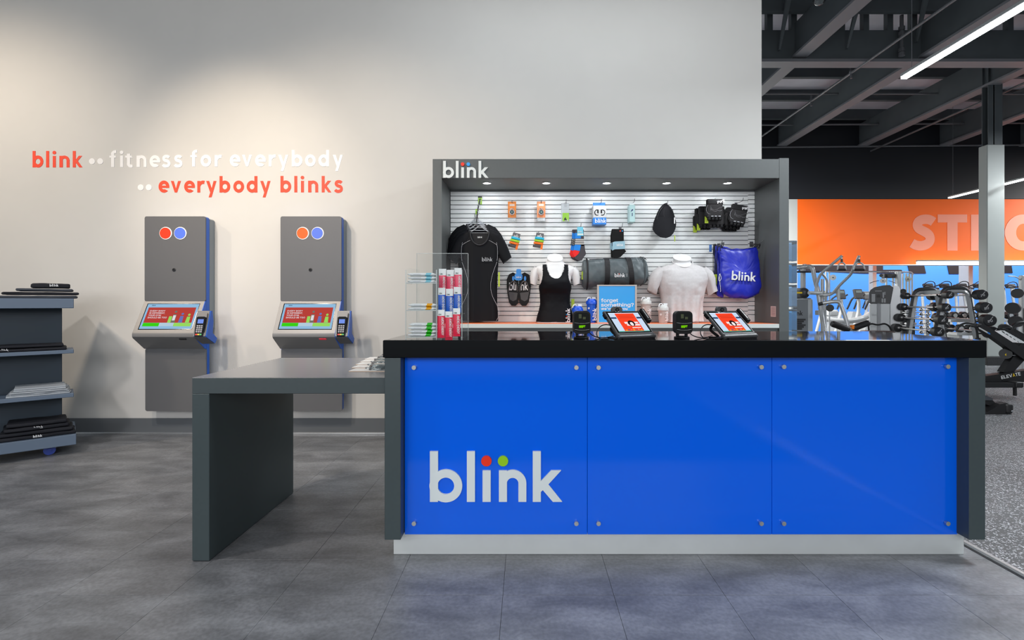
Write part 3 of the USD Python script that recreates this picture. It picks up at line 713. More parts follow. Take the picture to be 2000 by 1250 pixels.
def hook(px, py, label, reach=.10, Y=None, up=.02, parts_y=None):
    """wire peg hook: base plate on the slats, arm towards the viewer, upturned tip at (px, py)"""
    tipY = YSL - reach
    x, z = X(px, tipY), Z(py, tipY)
    b = np.array([x, YSL - .001, z - up - .004])
    t = Thing('peg_hook', label, 'hook', b, 'peg hooks on the slatted wall')
    t.part('plate', cb(x - .012, x + .012, YSL - .004, YSL - .0005, z - up - .03, z - up + .008, .001), M_dkwire)
    t.part('arm', tube(bend([b, (x, tipY + .012, z - up - .004), (x, tipY, z)], .012), .0022, 8), M_dkwire, smooth=60)
    return b

def flat_logo(t, h, O, u=(1, 0, 0), v=(0, 0, 1), m=None, d=.0015, under=None, dots=None):
    t.part('logo', put(logo(h, d), O, u, v), m or M_prwhite, under=under)
    for k, g in enumerate(logo_dots(h, d)): t.part('logo_dot', put(g, O, u, v), (dots or (m or M_prwhite, m or M_prwhite))[k], under=under)

# padlocks on orange cards
M_card = mat('orange_card', (0.86, 0.25, 0.02), 0.5); M_card2 = mat('salmon_card', (0.88, 0.28, 0.09), 0.5)
P_clear = pane('clear_plastic', tint=(0.985, 0.985, 0.985), ior=1.15, mixw=0.01)
P_milk = pane('milky_plastic', mixw=0.4)
for px, py, m, lab, hl in ((1000, 411.5, M_card, 'padlock on an orange card, nearer the black shirts', 'wire hook holding the padlock pack nearer the black shirts'), (1057, 412, M_card2, 'padlock on an orange card, second pack from the black shirts', 'wire hook holding the second padlock pack')):
    hook(px, 391 if px < 1020 else 391.5, hl, .085)
    y = YI + .02; s = y / F
    t = Thing('padlock_pack', lab, 'padlock', (X(px, y), y, Z(432, y)), 'padlock packs')
    t.part('card', cb(X(px - 8, y), X(px + 8, y), y, y + .002, Z(425, y), Z(393.5, y), 0), m)
    t.part('clear_tray', cb(X(px - 10, y), X(px + 9.5, y), y - .028, y - .001, Z(433, y), Z(392.5, y), .006), P_clear)
    c = np.array([X(px, y), y - .001, Z(415, y)])
    t.part('lock_body', lathe([(0, 0), (5.2 * s, 0), (5.2 * s, .014), (4.6 * s, .018), (0, .018)], (0, 0, 0), 28).apply_transform(np.array([[1, 0, 0, c[0]], [0, 0, -1, c[1]], [0, 1, 0, c[2]], [0, 0, 0, 1.0]])), M_chrome, smooth=30)
    q = t.part('dial', disc(c - [0, .018, 0], 4.1 * s, .003), mat('dial_black', (0.01, 0.03, 0.03), 0.3))
    t.part('dial_knob', disc(c - [0, .021, 0], 1.7 * s, .004), mat('dial_green_grey', (0.15, 0.3, 0.28), 0.4), under=q)
    t.part('shackle', tube([c + [3.4 * s * math.cos(a), -.009, 4 * s + (3.6 * s * math.sin(a) if a > 0 and a < math.pi else 0)] for a in np.linspace(0, math.pi, 12)], .0035, 8), M_chrome, smooth=60)
    t.part('print', put(text('LOCK', .010, .0006), (X(px - 5, y), y - .0005, Z(401, y))), M_prwhite) if False else t.part('print', cb(X(px - 4.5, y), X(px + 5, y), y - .0015, y - .0002, Z(402.5, y), Z(398.5, y), 0), mat('card_print', (0.75, 0.6, 0.5), 0.5))
    t.part('key_bag', rbox(X(px - 8, y), X(px + 8, y), y - .024, y - .003, Z(432.5, y), Z(426, y), .005), P_milk, smooth=40)

# clear pouch with a green card
hook(1106, 390, 'wire hook holding the clear pouch with a green card', .085)
y = YI + .01
t = Thing('accessory_pouch', 'clear pouch with a bright green card beside the earphones', 'pouch', (X(1104, y), y, Z(437, y)))
t.part('pouch', rbox(X(1096, y), X(1111.5, y), y - .012, y + .004, Z(434, y), Z(397, y), .005), P_milk, smooth=40)
q = t.part('card', cb(X(1098.5, y), X(1111, y), y - .016, y - .0125, Z(432.5, y), Z(416.5, y), .001), mat('green_card', (0.30, 0.60, 0.05), 0.5))
t.part('card_print', put(ext(Polygon([(0, 0), (.028, 0), (.02, .018), (.014, .03), (.009, .02), (.005, .022)]), .0006), (X(1101, y), y - .016, Z(431, y))), mat('dark_olive_print', (0.03, 0.05, 0.01), 0.6), under=q)
t.part('card_print', cb(X(1103, y), X(1109.5, y), y - .0165, y - .0155, Z(432, y), Z(429.6, y), 0), mat('silver_print', (0.5, 0.5, 0.5), 0.5), under=q)

# earphone box
hook(1175, 388.5, 'wire hook holding the boxed earphones', .13)
y = YSL - .105
M_bbox = mat('box_blue', (0.012, 0.21, 0.68), 0.4); M_wbox = mat('box_white', (0.60, 0.61, 0.60), 0.45)
t = Thing('earphone_box', 'white and blue box of ear-hook earphones with logo', 'box', (X(1168, y), y, Z(444, y)))
bx0, bx1 = X(1158.5, y), X(1184, y)
t.part('carton', cb(bx0, bx1, y, y + .085, Z(425, y), Z(401.5, y), .001), M_wbox)
t.part('blue_base', cb(bx0 - .0005, bx1 + .0005, y - .0005, y + .0855, Z(438.5, y), Z(425, y), .001), M_bbox)
t.part('hang_tab', cb(bx0 + .003, bx1 - .003, y + .038, y + .041, Z(401.5, y), Z(394, y), 0), M_bbox)
for cx, sg in ((1166.2, 1), (1176.5, -1)):
    a = np.radians(np.linspace(60, 300, 18))
    pts = [(X(cx, y) - sg * 3.2 * y / F * 0 + (-sg) * (-1) * 0 + 4.6 * y / F * math.cos(q_) * sg, y - .0015, Z(415, y) + 5.2 * y / F * math.sin(q_)) for q_ in a]
    t.part('ear_hook_picture', tube(pts, .0035, 6), M_black)
    t.part('earbud_picture', rbox(X(cx - .2, y) - .007 + sg * .008, X(cx - .2, y) + .007 + sg * .008, y - .003, y, Z(416.5, y), Z(409.5, y), .003), M_black)
flat_logo(t, .037, (X(1162, y), y - .0003, Z(435, y)))
# pale mint carton
hook(1239.5, 388, 'wire hook holding the narrow mint carton', .13)
y = YSL - .10
M_mint = mat('mint_carton', (0.45, 0.66, 0.66), 0.4)
t = Thing('charger_box', 'narrow pale mint carton with small dark blue picture', 'box', (X(1235, y), y, Z(440, y)))
t.part('carton', cb(X(1229.5, y), X(1240.3, y), y, y + .09, Z(433.5, y), Z(400, y), .001), M_mint)
t.part('hang_tab', cb(X(1231, y), X(1239, y), y + .03, y + .033, Z(400, y), Z(395, y), 0), mat('mint_clear_tab', (0.8, 0.88, 0.88), 0.3))
M_navyp = mat('navy_print', (0.01, 0.03, 0.14), 0.5)
t.part('picture', put(ext(Polygon([(0, 0), (.012, .004), (.024, .016), (.02, .024), (.01, .018), (.006, .008)]), .0008), (X(1231.5, y), y, Z(413.5, y))), M_navyp)
t.part('picture', cb(X(1234.2, y), X(1235.6, y), y - .001, y, Z(422, y), Z(416, y), 0), M_navyp)

# wristband packs
M_dgc = mat('dark_grey_card', (0.10, 0.095, 0.10), 0.5)
bands = [((0.02, 0.46, 0.70), 'cyan_band'), ((0.33, 0.62, 0.03), 'lime_band'), ((0.85, 0.17, 0.01), 'orange_band'), ((0.075, 0.065, 0.07), 'grey_band')]
for px, py, tilt, lab, hl in ((1006, 470, -14, 'striped wristband pack on a grey card, nearer the black shirts', 'wire hook of the wristband pack nearer the black shirts'), (1053, 470, -8, 'striped wristband pack on a grey card, nearer the striped socks', 'wire hook of the wristband pack nearer the striped socks')):
    hook(px - 1, 452, hl, .08)
    y = YI + .01; s = y / F
    t = Thing('wristband_pack', lab, 'wristbands', (X(px, y), y, Z(488, y)), 'wristband packs')
    a = math.radians(tilt); u, v = np.array([math.cos(a), 0, math.sin(a)]), np.array([-math.sin(a), 0, math.cos(a)])
    O = np.array([X(px, y), y, Z(470, y)])
    t.part('card', put(ext(rrect(-7.5 * s, -14 * s, 7.5 * s, 15 * s, .004).difference(Point(1 * s, 11.5 * s).buffer(1.2 * s)), .0015), O, u, v), M_dgc)
    flat_logo(t, .016, O + u * (-4.5 * s) + v * 7.0 * s + np.array([0, -.0014, 0]), u, v)
    for k, (c, nm) in enumerate(bands):
        z0 = 2.2 - 5.0 * k - (1.0 if k == 3 else 0)
        hh = 4.4 if k < 3 else 5.0
        prof = smoothpath([(-8.6 - .7 * k, 0, 0), (-7, -.010 / s, 0), (0, -.014 / s, 0), (7, -.011 / s, 0), (9.2 - .2 * k, 0, 0)], 16) * s
        ringp = np.vstack([prof, prof[::-1] * [0.98, 1, 1] + [0, .004, 0]])
        rings = [[O + u * p[0] + v * zz * s + np.array([0, p[1] - .002 + ins, 0]) for p in ringp] for zz, ins in ((z0, .004), (z0 + .6, 0), (z0 + hh - .6, 0), (z0 + hh, .004))]
        t.part('wristband', loft(rings), mat('fabric_' + nm, c, 0.7, bump=0.3, bscale=900), smooth=50)
    t.part('band_loop', put(ext(rrect(4.5 * s, -17 * s, 8.6 * s, -8 * s, .004), .005), O - [0, .012, 0], u, v), mat('fabric_orange_band', bands[2][0], .7))

# ankle socks, several pairs behind one another
hook(1135, 436, 'wire hook holding the striped ankle socks', .11)
M_sb, M_sr, M_sk = mat('sock_blue', (0.01, 0.24, 0.78), 0.75, bump=.3, bscale=900), mat('sock_red', (0.85, 0.015, 0.012), 0.75), mat('sock_charcoal', (0.055, 0.05, 0.06), 0.75, bump=.3, bscale=900)
M_sl = mat('sock_light_band', (0.50, 0.48, 0.46), 0.75)
def sockshape(pts, s, ox, oy, d, O):
    g = Polygon([((a - ox) * s, (oy - b) * s) for a, b in pts]).buffer(2.2 * s).buffer(-1.8 * s)
    return put(ext(g, d), O)
y = YSL - .10; s = y / F
for k, (dx, dy, lab) in enumerate(((-6, 0, 'striped ankle socks at the back of the hanging bundle'), (-3, 1, 'striped ankle socks in the middle of the hanging bundle'), (0, 0, 'striped ankle socks at the front with a pale blue label'))):
    yy = y + .05 - .025 * k; ss = yy / F
    t = Thing('ankle_socks', lab, 'socks', (X(1130 + dx, yy), yy, Z(512, yy)), 'bundle of striped ankle socks')
    O = np.array([X(1130 + dx, yy), yy + .009, Z(475 + dy, yy)])
    P = lambda pts, m, nm, d=.018: t.part(nm, sockshape(pts, ss, 1130, 475, d, O), m)
    P([(1124, 449), (1139.5, 449), (1140, 466), (1124, 466)], M_sk, 'cuff')
    P([(1124, 455), (1133.5, 460), (1134, 465.5), (1123.5, 465.5)], M_sb, 'blue_cuff', .019)
    for j in range(3): P([(1124 - j * .5, 467.2 + 4 * j), (1140, 467.4 + 4 * j), (1140, 469.4 + 4 * j), (1123.5 - j * .5, 469.2 + 4 * j)], M_sl, 'light_stripe', .019)
    P([(1123, 467), (1140, 467), (1140, 480), (1121, 479)], mat('sock_black', (0.012, 0.012, 0.014), .8), 'instep')
    P([(1134, 479), (1141, 478), (1142, 488), (1144, 496), (1140, 502), (1136, 508), (1130, 509), (1123, 505), (1121, 500), (1131, 494)], M_sk, 'foot')
    P([(1122.5, 478.5), (1134, 479), (1132, 490), (1120.5, 488)], M_sb, 'blue_heel_band', .0195)
    P([(1120.5, 489), (1131.5, 491), (1129, 496), (1122, 502), (1119, 496)], M_sr, 'red_heel', .020)
    if k == 2:
        q = t.part('label_card', sockshape([(1127.5, 444), (1138, 444), (1139, 461), (1127.5, 461)], ss, 1130, 475, .003, O - [0, .0185, 0]), mat('pale_blue_label', (0.16, 0.55, 0.72), .5))
        flat_logo(t, .012, O + [-1 * ss, -.022, 21 * ss], under=q)
        t.part('label_edge', sockshape([(1128, 457), (1138.3, 457), (1138.6, 459), (1128, 459)], ss, 1130, 475, .0035, O - [0, .0187, 0]), mat('label_cream', (.7, .75, .7), .5), under=q)
# crew socks
hook(1216, 436, 'wire hook holding the black crew socks', .12)
y = YSL - .10
M_crew = mat('crew_black', (0.009, 0.009, 0.009), 0.8, spec=0.2, bump=.3, bscale=900)
for k, (dx, lab) in enumerate(((-2.5, 'black crew socks at the back of their hook'), (0, 'black crew socks in front with a pale blue paper band'))):
    yy = y + .035 - .035 * k; ss = yy / F
    t = Thing('crew_socks', lab, 'socks', (X(1208, yy), yy, Z(505, yy)), 'black crew socks')
    O = np.array([X(1208 + dx, yy), yy + .012, Z(475, yy)])
    t.part('sock', sockshape([(1198, 448), (1217, 448), (1218, 486), (1222, 491), (1211, 502), (1204, 504), (1196.5, 502), (1195.5, 460)], ss, 1208, 475, .024, O), M_crew)
    if k:
        q = t.part('paper_band', sockshape([(1196, 474), (1200, 472.5), (1219.3, 471.5), (1219.8, 486), (1200, 487), (1196, 489)], ss, 1208, 475, .028, O + [0, .002, 0]), mat('pale_band', (0.30, 0.50, 0.60), .5))
        flat_logo(t, .022, O + [-4 * ss, -.0255, -6 * ss], under=q)
        for cx, m in ((1211, M_rdot), (1215, M_bdot)): t.part('dot', disc(O + [(cx - 1208) * ss, -.0235, (475 - 451.5) * ss], 1.3 * ss, .001), m)
    else:
        t.part('side_tag', sockshape([(1196, 476), (1201, 472), (1202, 489), (1196, 487)], ss, 1208, 475, .026, O + [-.006, .001, 0]), mat('pale_band', (0.30, 0.50, 0.60), .5))

# cap hanging crown up
hook(1304.5, 392.5, 'wire hook holding the black cap', .06)
yc = YSL - .09; s = yc / F
t = Thing('baseball_cap', 'plain black baseball cap hanging brim down on a hook', 'cap', (X(1298, yc), yc, Z(467, yc)))
M_cap = mat('cap_twill', (0.009, 0.0095, 0.012), 0.75, spec=0.2, bump=.3, bscale=1200)
def capring(cx, py, w, dth, Y0, tilt=0): return [(X(cx, yc) + w * s * math.cos(a), Y0 + dth * math.sin(a), Z(py, yc) - math.cos(a) * tilt * s) for a in np.linspace(0, 2 * math.pi, 28, endpoint=False)]
rows = [(1301.5, 397.5, 1, .006), (1302, 399, 5, .02), (1302, 403, 9, .035), (1301.5, 409, 13.2, .048), (1301, 416, 16.5, .055), (1300.5, 424, 19, .06), (1300, 432, 20.5, .06), (1299, 437, 20.8, .058)]
t.part('crown', wobble(loft([capring(c, p, w, d, yc + .02, 1.5) for c, p, w, d in rows]), .003, 25, 3), M_cap, smooth=50)
br = [(1279, 424), (1318.5, 429), (1319.5, 438), (1317, 448), (1312, 457), (1305, 464), (1296.5, 467), (1286, 465), (1278, 458), (1273.5, 449), (1275, 436)]
bpoly = Polygon([(X(a, yc), Z(b, yc)) for a, b in br]).buffer(.012).buffer(-.012)
bm = put(ext(bpoly, .004), (0, yc - .045, 0)); bm = bm.subdivide().subdivide(); v_ = np.array(bm.vertices); v_[:, 1] += ((v_[:, 0] - X(1297, yc)) / .1) ** 2 * .035 - (Z(424, yc) - v_[:, 2]) * .12; bm.vertices = v_
t.part('brim', bm, M_cap, smooth=40)
for a0, a1 in (((1301, 398), (1283, 428)), ((1302, 398), (1318, 430)), ((1301.5, 398), (1298, 427))):
    p = smoothpath([W(*a0, yc - .012), W((a0[0] + a1[0]) / 2 + (2.5 if a1[0] > 1301 else -2.5), (a0[1] + a1[1]) / 2 - 2.5, yc - .036), W(*a1, yc - .046)], 12)
    t.part('seam', tube(p, .0016, 6), M_black)
t.part('button', ell(W(1301.5, 397, yc + .01), .006, .006, .004, 10), M_cap)
t.part('swing_tag', [cb(X(1316, yc - .04), X(1318, yc - .04), yc - .05, yc - .047, Z(437, yc - .04), Z(425, yc - .04), 0)], M_prwhite)
t.part('tag_strip', cb(X(1316.2, yc - .03), X(1317.8, yc - .03), yc - .045, yc - .042, Z(472, yc - .03), Z(460, yc - .03), 0), M_lime)

# training gloves
hook(1397, 387, 'wire hook holding the left bunch of training gloves', .16)
hook(1452, 386, 'wire hook holding the right bunch of training gloves', .16)
M_glove = mat('glove_black', (0.007, 0.007, 0.008), 0.6, bump=.25, bscale=600, spec=0.25)
M_gl2 = mat('glove_dark_grey', (0.02, 0.019, 0.02), 0.7, spec=0.25)
def glove(label, px, py, Y, tilt=0, front=True, tag=False):
    s = Y / F
    t = Thing('training_glove', label, 'glove', (X(px, Y), Y, Z(py + 22, Y)), 'training gloves on the slatted wall')
    a = math.radians(tilt); u, v = np.array([math.cos(a), 0, math.sin(a)]), np.array([-math.sin(a), 0, math.cos(a)])
    O = np.array([X(px, Y), Y, Z(py, Y)])
    E = lambda pts, d, lift=0: put(ext(Polygon([(x * s, z * s) for x, z in pts]).buffer(1.5 * s).buffer(-1.0 * s), d), O + [0, -lift, 0], u, v)
    t.part('cuff', put(rbox(-15 * s, 16 * s, 9 * s, 20.5 * s, -.014, .026, .009), O, u, v), M_glove, smooth=50)
    t.part('back', put(wobble(rbox(-15.5 * s, 15.5 * s, -16 * s, 11 * s, -.012, .024, .010), .002, 40), O, u, v), M_gl2, smooth=50)
    t.part('thumb', put(rbox(-18.5 * s, -10 * s, -13 * s, 6 * s, -.010, .018, .008), O, u, v), M_glove, smooth=50)
    for k in range(4): t.part('finger_stub', put(rbox((-13.5 + 7.1 * k) * s, (-7.2 + 7.1 * k) * s, -21 * s, -12 * s, -.009, .022, .008), O, u, v), M_glove, smooth=50)
    if front:
        for ln in ([(-13, 9), (-16, 4), (-15, -6), (-9, -9)], [(-8, 5), (0, -1), (5, 1), (14, 5)], [(-8, 2), (-3, -3), (2, -3.5), (5, -1)], [(6, -2), (10, -3), (14, -1)], [(-8, 8), (-8, -2)]):
            t.part('stitching', tube([O + u * x * s + v * z * s - np.array([0, .0235, 0]) for x, z in smoothpath([(x, z, 0) for x, z in ln], 14)[:, :2]], .0011, 5), M_pip)
        for k in range(3): t.part('knuckle_trim', put(ext(sbox((-7.6 + 7.1 * k) * s, -13.8 * s, (-3.2 + 7.1 * k) * s, -12.4 * s), .002), O - [0, .0235, 0], u, v), M_pip)
        t.part('print', put(text('PWR', .022, .0012), O + u * 5 * s + v * 11 * s - np.array([0, .0258, 0]), u + np.array([0, 0, .25]), v), M_prwhite)
    if tag: t.part('price_tag', put(ext(sbox(-18 * s, -26 * s, -11 * s, -4 * s), .001), O - [0, -.002, 0], u, v), M_lime)
    return t
glove('training glove furthest back on the left glove hook', 1372, 428, 4.56, 0, False, True)
glove('training glove second from the back on the left glove hook', 1379, 424, 4.51, 0, False, True)
glove('front training glove with grey stitching on the left glove hook', 1394.5, 410, 4.44, 0, True, True)
glove('training glove hanging low behind the left front glove', 1397, 424, 4.49, 0, False)
glove('training glove furthest back on the right glove hook', 1424, 431, 4.56, -2, False)
glove('training glove in the middle of the right glove hook', 1431, 427, 4.51, -5, False, False)
glove('front training glove tilted on the right glove hook', 1440.5, 421, 4.45, -10, True)

# flip-flops
yf = YSL - .055; s = yf / F
M_sole = mat('flipflop_black', (0.007, 0.007, 0.0075), 0.6, spec=0.25); M_foot = mat('flipflop_grey', (0.07, 0.073, 0.077), 0.6); M_strap = mat('strap_grey', (0.09, 0.09, 0.095), 0.3)
t = Thing('flip_flops', 'pair of black and grey flip-flops on a blue hang card', 'flip-flops', (X(1013, yf), yf, Z(598, yf)))
for sg in (-1, 1):
    cx = 1013.3 + sg * 11.3
    sole = Polygon([(X(cx + a * (-sg), yf), Z(b, yf)) for a, b in [(11.5, 580), (10, 592), (5, 597.5), (-3, 597), (-8, 590), (-10.5, 575), (-12.2, 560), (-12, 545), (-8, 536), (0, 532), (7, 536), (10.5, 548), (11, 565)]]).buffer(.01).buffer(-.01)
    p = t.part('sole', put(ext(sole, .022), (0, yf + .02, 0)), M_sole)
    pad = Polygon([(X(cx + a * (-sg), yf), Z(b, yf)) for a, b in [(9, 572), (7, 585), (0, 588.5), (-6, 585), (-8.5, 572), (-8, 570)]])
    t.part('heel_pad', put(ext(pad, .0015), (0, yf - .002, 0)), M_foot, under=p)
    t.part('strap', tube(smoothpath([W(cx + sg * 8.5, 570, yf - .006), W(cx + sg * 7, 558, yf - .02), W(cx - sg * 1, 549, yf - .03), W(cx - sg * 7, 556, yf - .022), W(cx - sg * 8.5, 569, yf - .006)], 20), .0055, 8), M_strap, smooth=60)
    t.part('logo_part', put(text('bli' if sg < 0 else 'nk', 14.5 * s, .0012, 14 * s), (X(cx - 7.5, yf), yf - .0022, Z(566.5, yf))), M_prwhite, under=p)
M_hcb = mat('hang_card_blue', (0.02, 0.27, 0.75), 0.45)
q = t.part('hang_card', put(ext(unary_union([rrect(X(1005, yf), Z(548, yf), X(1020.5, yf), Z(535, yf), .02), rrect(X(1008.5, yf), Z(540, yf), X(1018, yf), Z(526, yf), .012)]), .003), (0, yf - .035, 0)), M_hcb)
flat_logo(t, .017, (X(1008.5, yf), yf - .0382, Z(543.5, yf)), under=q)
for cx in (1002.5, 1025.5): t.part('card_wing', put(ext(affinity.scale(Point(X(cx, yf), Z(544, yf)).buffer(.013), .8, 1.6), .003), (0, yf - .02, 0)), M_hcb)
# ------------------------------------------------------------ shirts, torsos, bags, bottles on the display
# waterfall arm with the shirts
ya = YSL
t = Thing('waterfall_hook', 'sloping chrome waterfall hook with lime tags above the black shirts', 'hook', W(937, 385, YSL))
t.part('plate', cb(X(934, ya), X(941.5, ya), ya - .006, ya - .0005, Z(399.5, ya), Z(384.5, ya), .001), mat('lime_plate', (0.28, 0.50, 0.04), .5))
t.part('plate_top', cb(X(934, ya), X(941.5, ya), ya - .010, ya - .0005, Z(386.2, ya), Z(383.8, ya), .001), M_black)
arm = smoothpath([W(938, 389, ya - .004), W(935, 402, ya - .06), W(932.5, 416, ya - .12), W(930.5, 436, ya - .21), W(929.5, 440, ya - .23)], 20)
t.part('arm', tube(arm, .0065, 10), M_chrome, smooth=60)
t.part('end_tag', cb(X(929, ya - .10), X(932.6, ya - .10), ya - .105, ya - .102, Z(419, ya - .10), Z(409, ya - .10), .0005), mat('lime_bright', (0.35, 0.68, 0.02), .5))
M_hang = pane('hanger_plastic', tint=(0.82, 0.84, 0.9), ior=1.5, rough=0.1, mixw=0.35)

def shirt(label, cx, Y, top, logo_on, group='black shirts on hangers', lean=0.0):
    """short-sleeved shirt hanging flat, hung width about 0.46 m; cx, top in pixels at depth Y"""
    s = Y / F
    t = Thing('hanging_shirt', label, 'shirt', (X(cx, Y), Y, Z(top + 180, Y)), group)
    # half outline of the body by rows: (dy px from top, half width px, half depth m)
    KD = .42
    rows = [(0, 18, .018), (3, 22, .025), (7, 28, .032), (14, 33, .038), (24, 36, .042), (36, 37.5, .045), (55, 37, .046), (80, 35, .045), (110, 34, .044), (140, 34, .043), (162, 35.5, .042), (175, 36, .041)]
    rows = [(a, b, c * KD) for a, b, c in rows]
    zz = np.interp(np.linspace(0, 175, 44), [r[0] for r in rows], range(len(rows)))
    rings = []
    for q in zz:
        i = min(int(q), len(rows) - 2); f = q - i
        dy, w, d = (1 - f) * np.array(rows[i]) + f * np.array(rows[i + 1])
        ring = []
        for a in np.linspace(0, 2 * np.pi, 56, endpoint=False):
            ca, sa = math.cos(a), math.sin(a)
            xx = w * s * np.sign(ca) * abs(ca) ** .6
            fold = .008 * (dy / 175) * (math.sin(xx * 38 + cx) + .6 * math.sin(xx * 75 + 1.3 + cx))
            ring.append((X(cx + lean * dy, Y) + xx, Y - d * np.sign(sa) * abs(sa) ** .8 * -1 * -1 + fold * (1 if sa > 0 else -.2), Z(top + dy, Y)))
        rings.append(ring)
    body = loft(rings)
    # cut the neck opening
    v = np.array(body.vertices); c = v[body.faces].mean(1)
    nx, nz = (c[:, 0] - X(cx, Y)) / s, (Z(top, Y) - c[:, 2]) / s
    front = c[:, 1] < Y - .002
    hole = (((nx / 17.5) ** 2 + ((nz) / 27) ** 2) < 1) & front
    body.update_faces(~hole)
    b = t.part('body', body, M_cloth, smooth=60)
    for sg in (-1, 1):
        pts = [(19, 4, .016), (30, 13, .026), (39, 26, .028), (46, 40, .028), (54, 57, .026)]
        wid = [10, 17, 20, 19, 17]
        rings = []
        for (px, dy, d), w in zip(pts, wid):
            # cross-section across the sleeve axis
            ax = np.array([.62, -.78]); nr = np.array([.78, .62])
            ring = []
            for a in np.linspace(0, 2 * np.pi, 20, endpoint=False):
                o = nr * w * .62 * math.cos(a)
                ring.append((X(cx, Y) + sg * (px + o[0]) * s, Y + d * .7 * math.sin(a), Z(top + dy, Y) + o[1] * s))
            rings.append(ring)
        sl = t.part('sleeve', wobble(loft(rings), .004, 18, 2), M_cloth, smooth=60)
        if logo_on or True:
            f = lambda px, dy, lift=.05: np.array([X(cx, Y) + sg * px * s, Y - lift * .55 + .002, Z(top + dy, Y)])
            t.part('piping', tube(smoothpath([f(33, 22, .047), f(35, 36, .053), f(34, 58, .052)], 14), .0016, 6), M_pip)
            t.part('piping', tube(smoothpath([f(18, 18, .040), f(26, 22, .047), f(33.5, 27, .052)], 10), .0016, 6), M_pip)
            if logo_on: t.part('piping', tube(smoothpath([f(34, 60, .052), f(24, 90, .062), f(22, 110, .064), f(26, 128, .060), f(33, 142, .052), f(33, 174, .05)], 24), .0016, 6), M_pip)
            t.part('cuff_seam', tube(smoothpath([f(38.5, 60, .035), f(47, 61, .040), f(56, 52, .030)], 8), .0013, 6), mat('cloth_seam', (.05, .05, .06), .6), under=sl)
    # collar rib around the opening
    col = [(X(cx, Y) + 18.3 * s * math.cos(a), Y - .012 - .016 * abs(math.sin(a)), Z(top, Y) - 27.5 * s * abs(math.sin(a)) ** .9) for a in np.linspace(0.0, np.pi, 26)]
    t.part('collar', tube(col, .0065, 8), mat('collar_rib', (.016, .017, .021), .7), smooth=60)
    if logo_on:
        flat_logo(t, .034, (X(cx + 5, Y), Y - .036, Z(top + 59, Y)), m=M_prgrey)
        t.part('neck_print', put(text('blink', .013, .001), (X(cx - 4, Y), Y + .004 - .01, Z(top + 13, Y))), M_prwhite)
        t.part('back_neck', cb(X(cx - 19, Y), X(cx + 19, Y), Y - .004, Y + .004, Z(top + 30, Y), Z(top + 3, Y), .001), mat('inside_neck', (.006, .006, .008), .8))
        t.part('swing_tag', cb(X(cx + 36.5, Y), X(cx + 39.5, Y), Y - .03, Y - .027, Z(top + 108, Y), Z(top + 80, Y), 0), M_lime)
    # hanger
    h = Thing('coat_hanger', 'clear plastic hanger in the ' + label.split(' black')[0].lower() + ' black shirt', 'hanger', (X(cx, Y), Y, Z(top + 4, Y)), 'clear hangers')
    arms = bend([(X(cx - 19, Y), Y, Z(top + 2, Y)), (X(cx - 7, Y), Y, Z(top - 6, Y)), (X(cx, Y), Y, Z(top - 12, Y)), (X(cx + 7, Y), Y, Z(top - 6, Y)), (X(cx + 19, Y), Y, Z(top + 2, Y))], .02)
    h.part('shoulder_bar', tube(arms, .0055, 8), M_hang, smooth=60)
    h.part('lower_bar', tube([(X(cx - 17, Y), Y, Z(top + 3, Y)), (X(cx + 17, Y), Y, Z(top + 3, Y))], .004, 8), M_hang, smooth=60)
    i = int(np.argmin(abs(arm[:, 1] - Y))); peg = arm[i]
    hk = [(X(cx, Y), Y, Z(top - 12, Y)), (peg[0] + .005, Y, peg[2] - .03), (peg[0] + .014, Y, peg[2] - .004), (peg[0] + .004, Y, peg[2] + .0095), (peg[0] - .012, Y, peg[2] + .001)]
    h.part('wire_hook', tube(smoothpath(hk, 20), .0018, 6), M_chrome, smooth=60)
    return t
for k, (cx, Y, top, lab) in enumerate(((930, 4.53, 446, 'rearmost black shirt on the sloping arm'), (931.5, 4.48, 450, 'third black shirt from the front of the sloping arm'), (934, 4.43, 455, 'second black shirt from the front of the sloping arm'), (937, 4.37, 460, 'front black shirt with grey piping and a chest logo'))):
    shirt(lab, cx, Y, top - 8, k == 3)

# shop-window torsos
M_mann = mat('torso_white', (0.80, 0.80, 0.80), 0.4)
def torso(rows, cx, Y, n=64, grow=0.0, sub=5, wob=0.0):
    """rows of (pixel row, half width px, half depth m, y offset): a smooth surface; returns mesh"""
    s = Y / F
    from scipy.interpolate import PchipInterpolator
    r = np.array(rows, float); zz = np.linspace(r[0, 0], r[-1, 0], len(rows) * sub)
    col = [PchipInterpolator(r[:, 0], r[:, k])(zz) for k in range(1, 4)]
    rings = []
    for py, w, d, o in zip(zz, *col):
        e = .80
        tl = 8.5 * s * np.clip((516 - py) / 14, 0, 1)
        rings.append([(X(cx, Y) + (w * s + grow) * np.sign(math.cos(a)) * abs(math.cos(a)) ** e, Y + o - (d + grow) * np.sign(math.sin(a)) * abs(math.sin(a)) ** .9, Z(py, Y) - tl * math.sin(a)) for a in np.linspace(0, 2 * np.pi, n, endpoint=False)])
    m = loft(rings)
    return wobble(m, wob, 14, 5) if wob else m
def shell(mesh, keep, thick=.0):
    m = mesh.copy(); c = np.array(m.vertices)[m.faces].mean(1); m.update_faces(keep(c)); m.remove_unreferenced_vertices(); return m

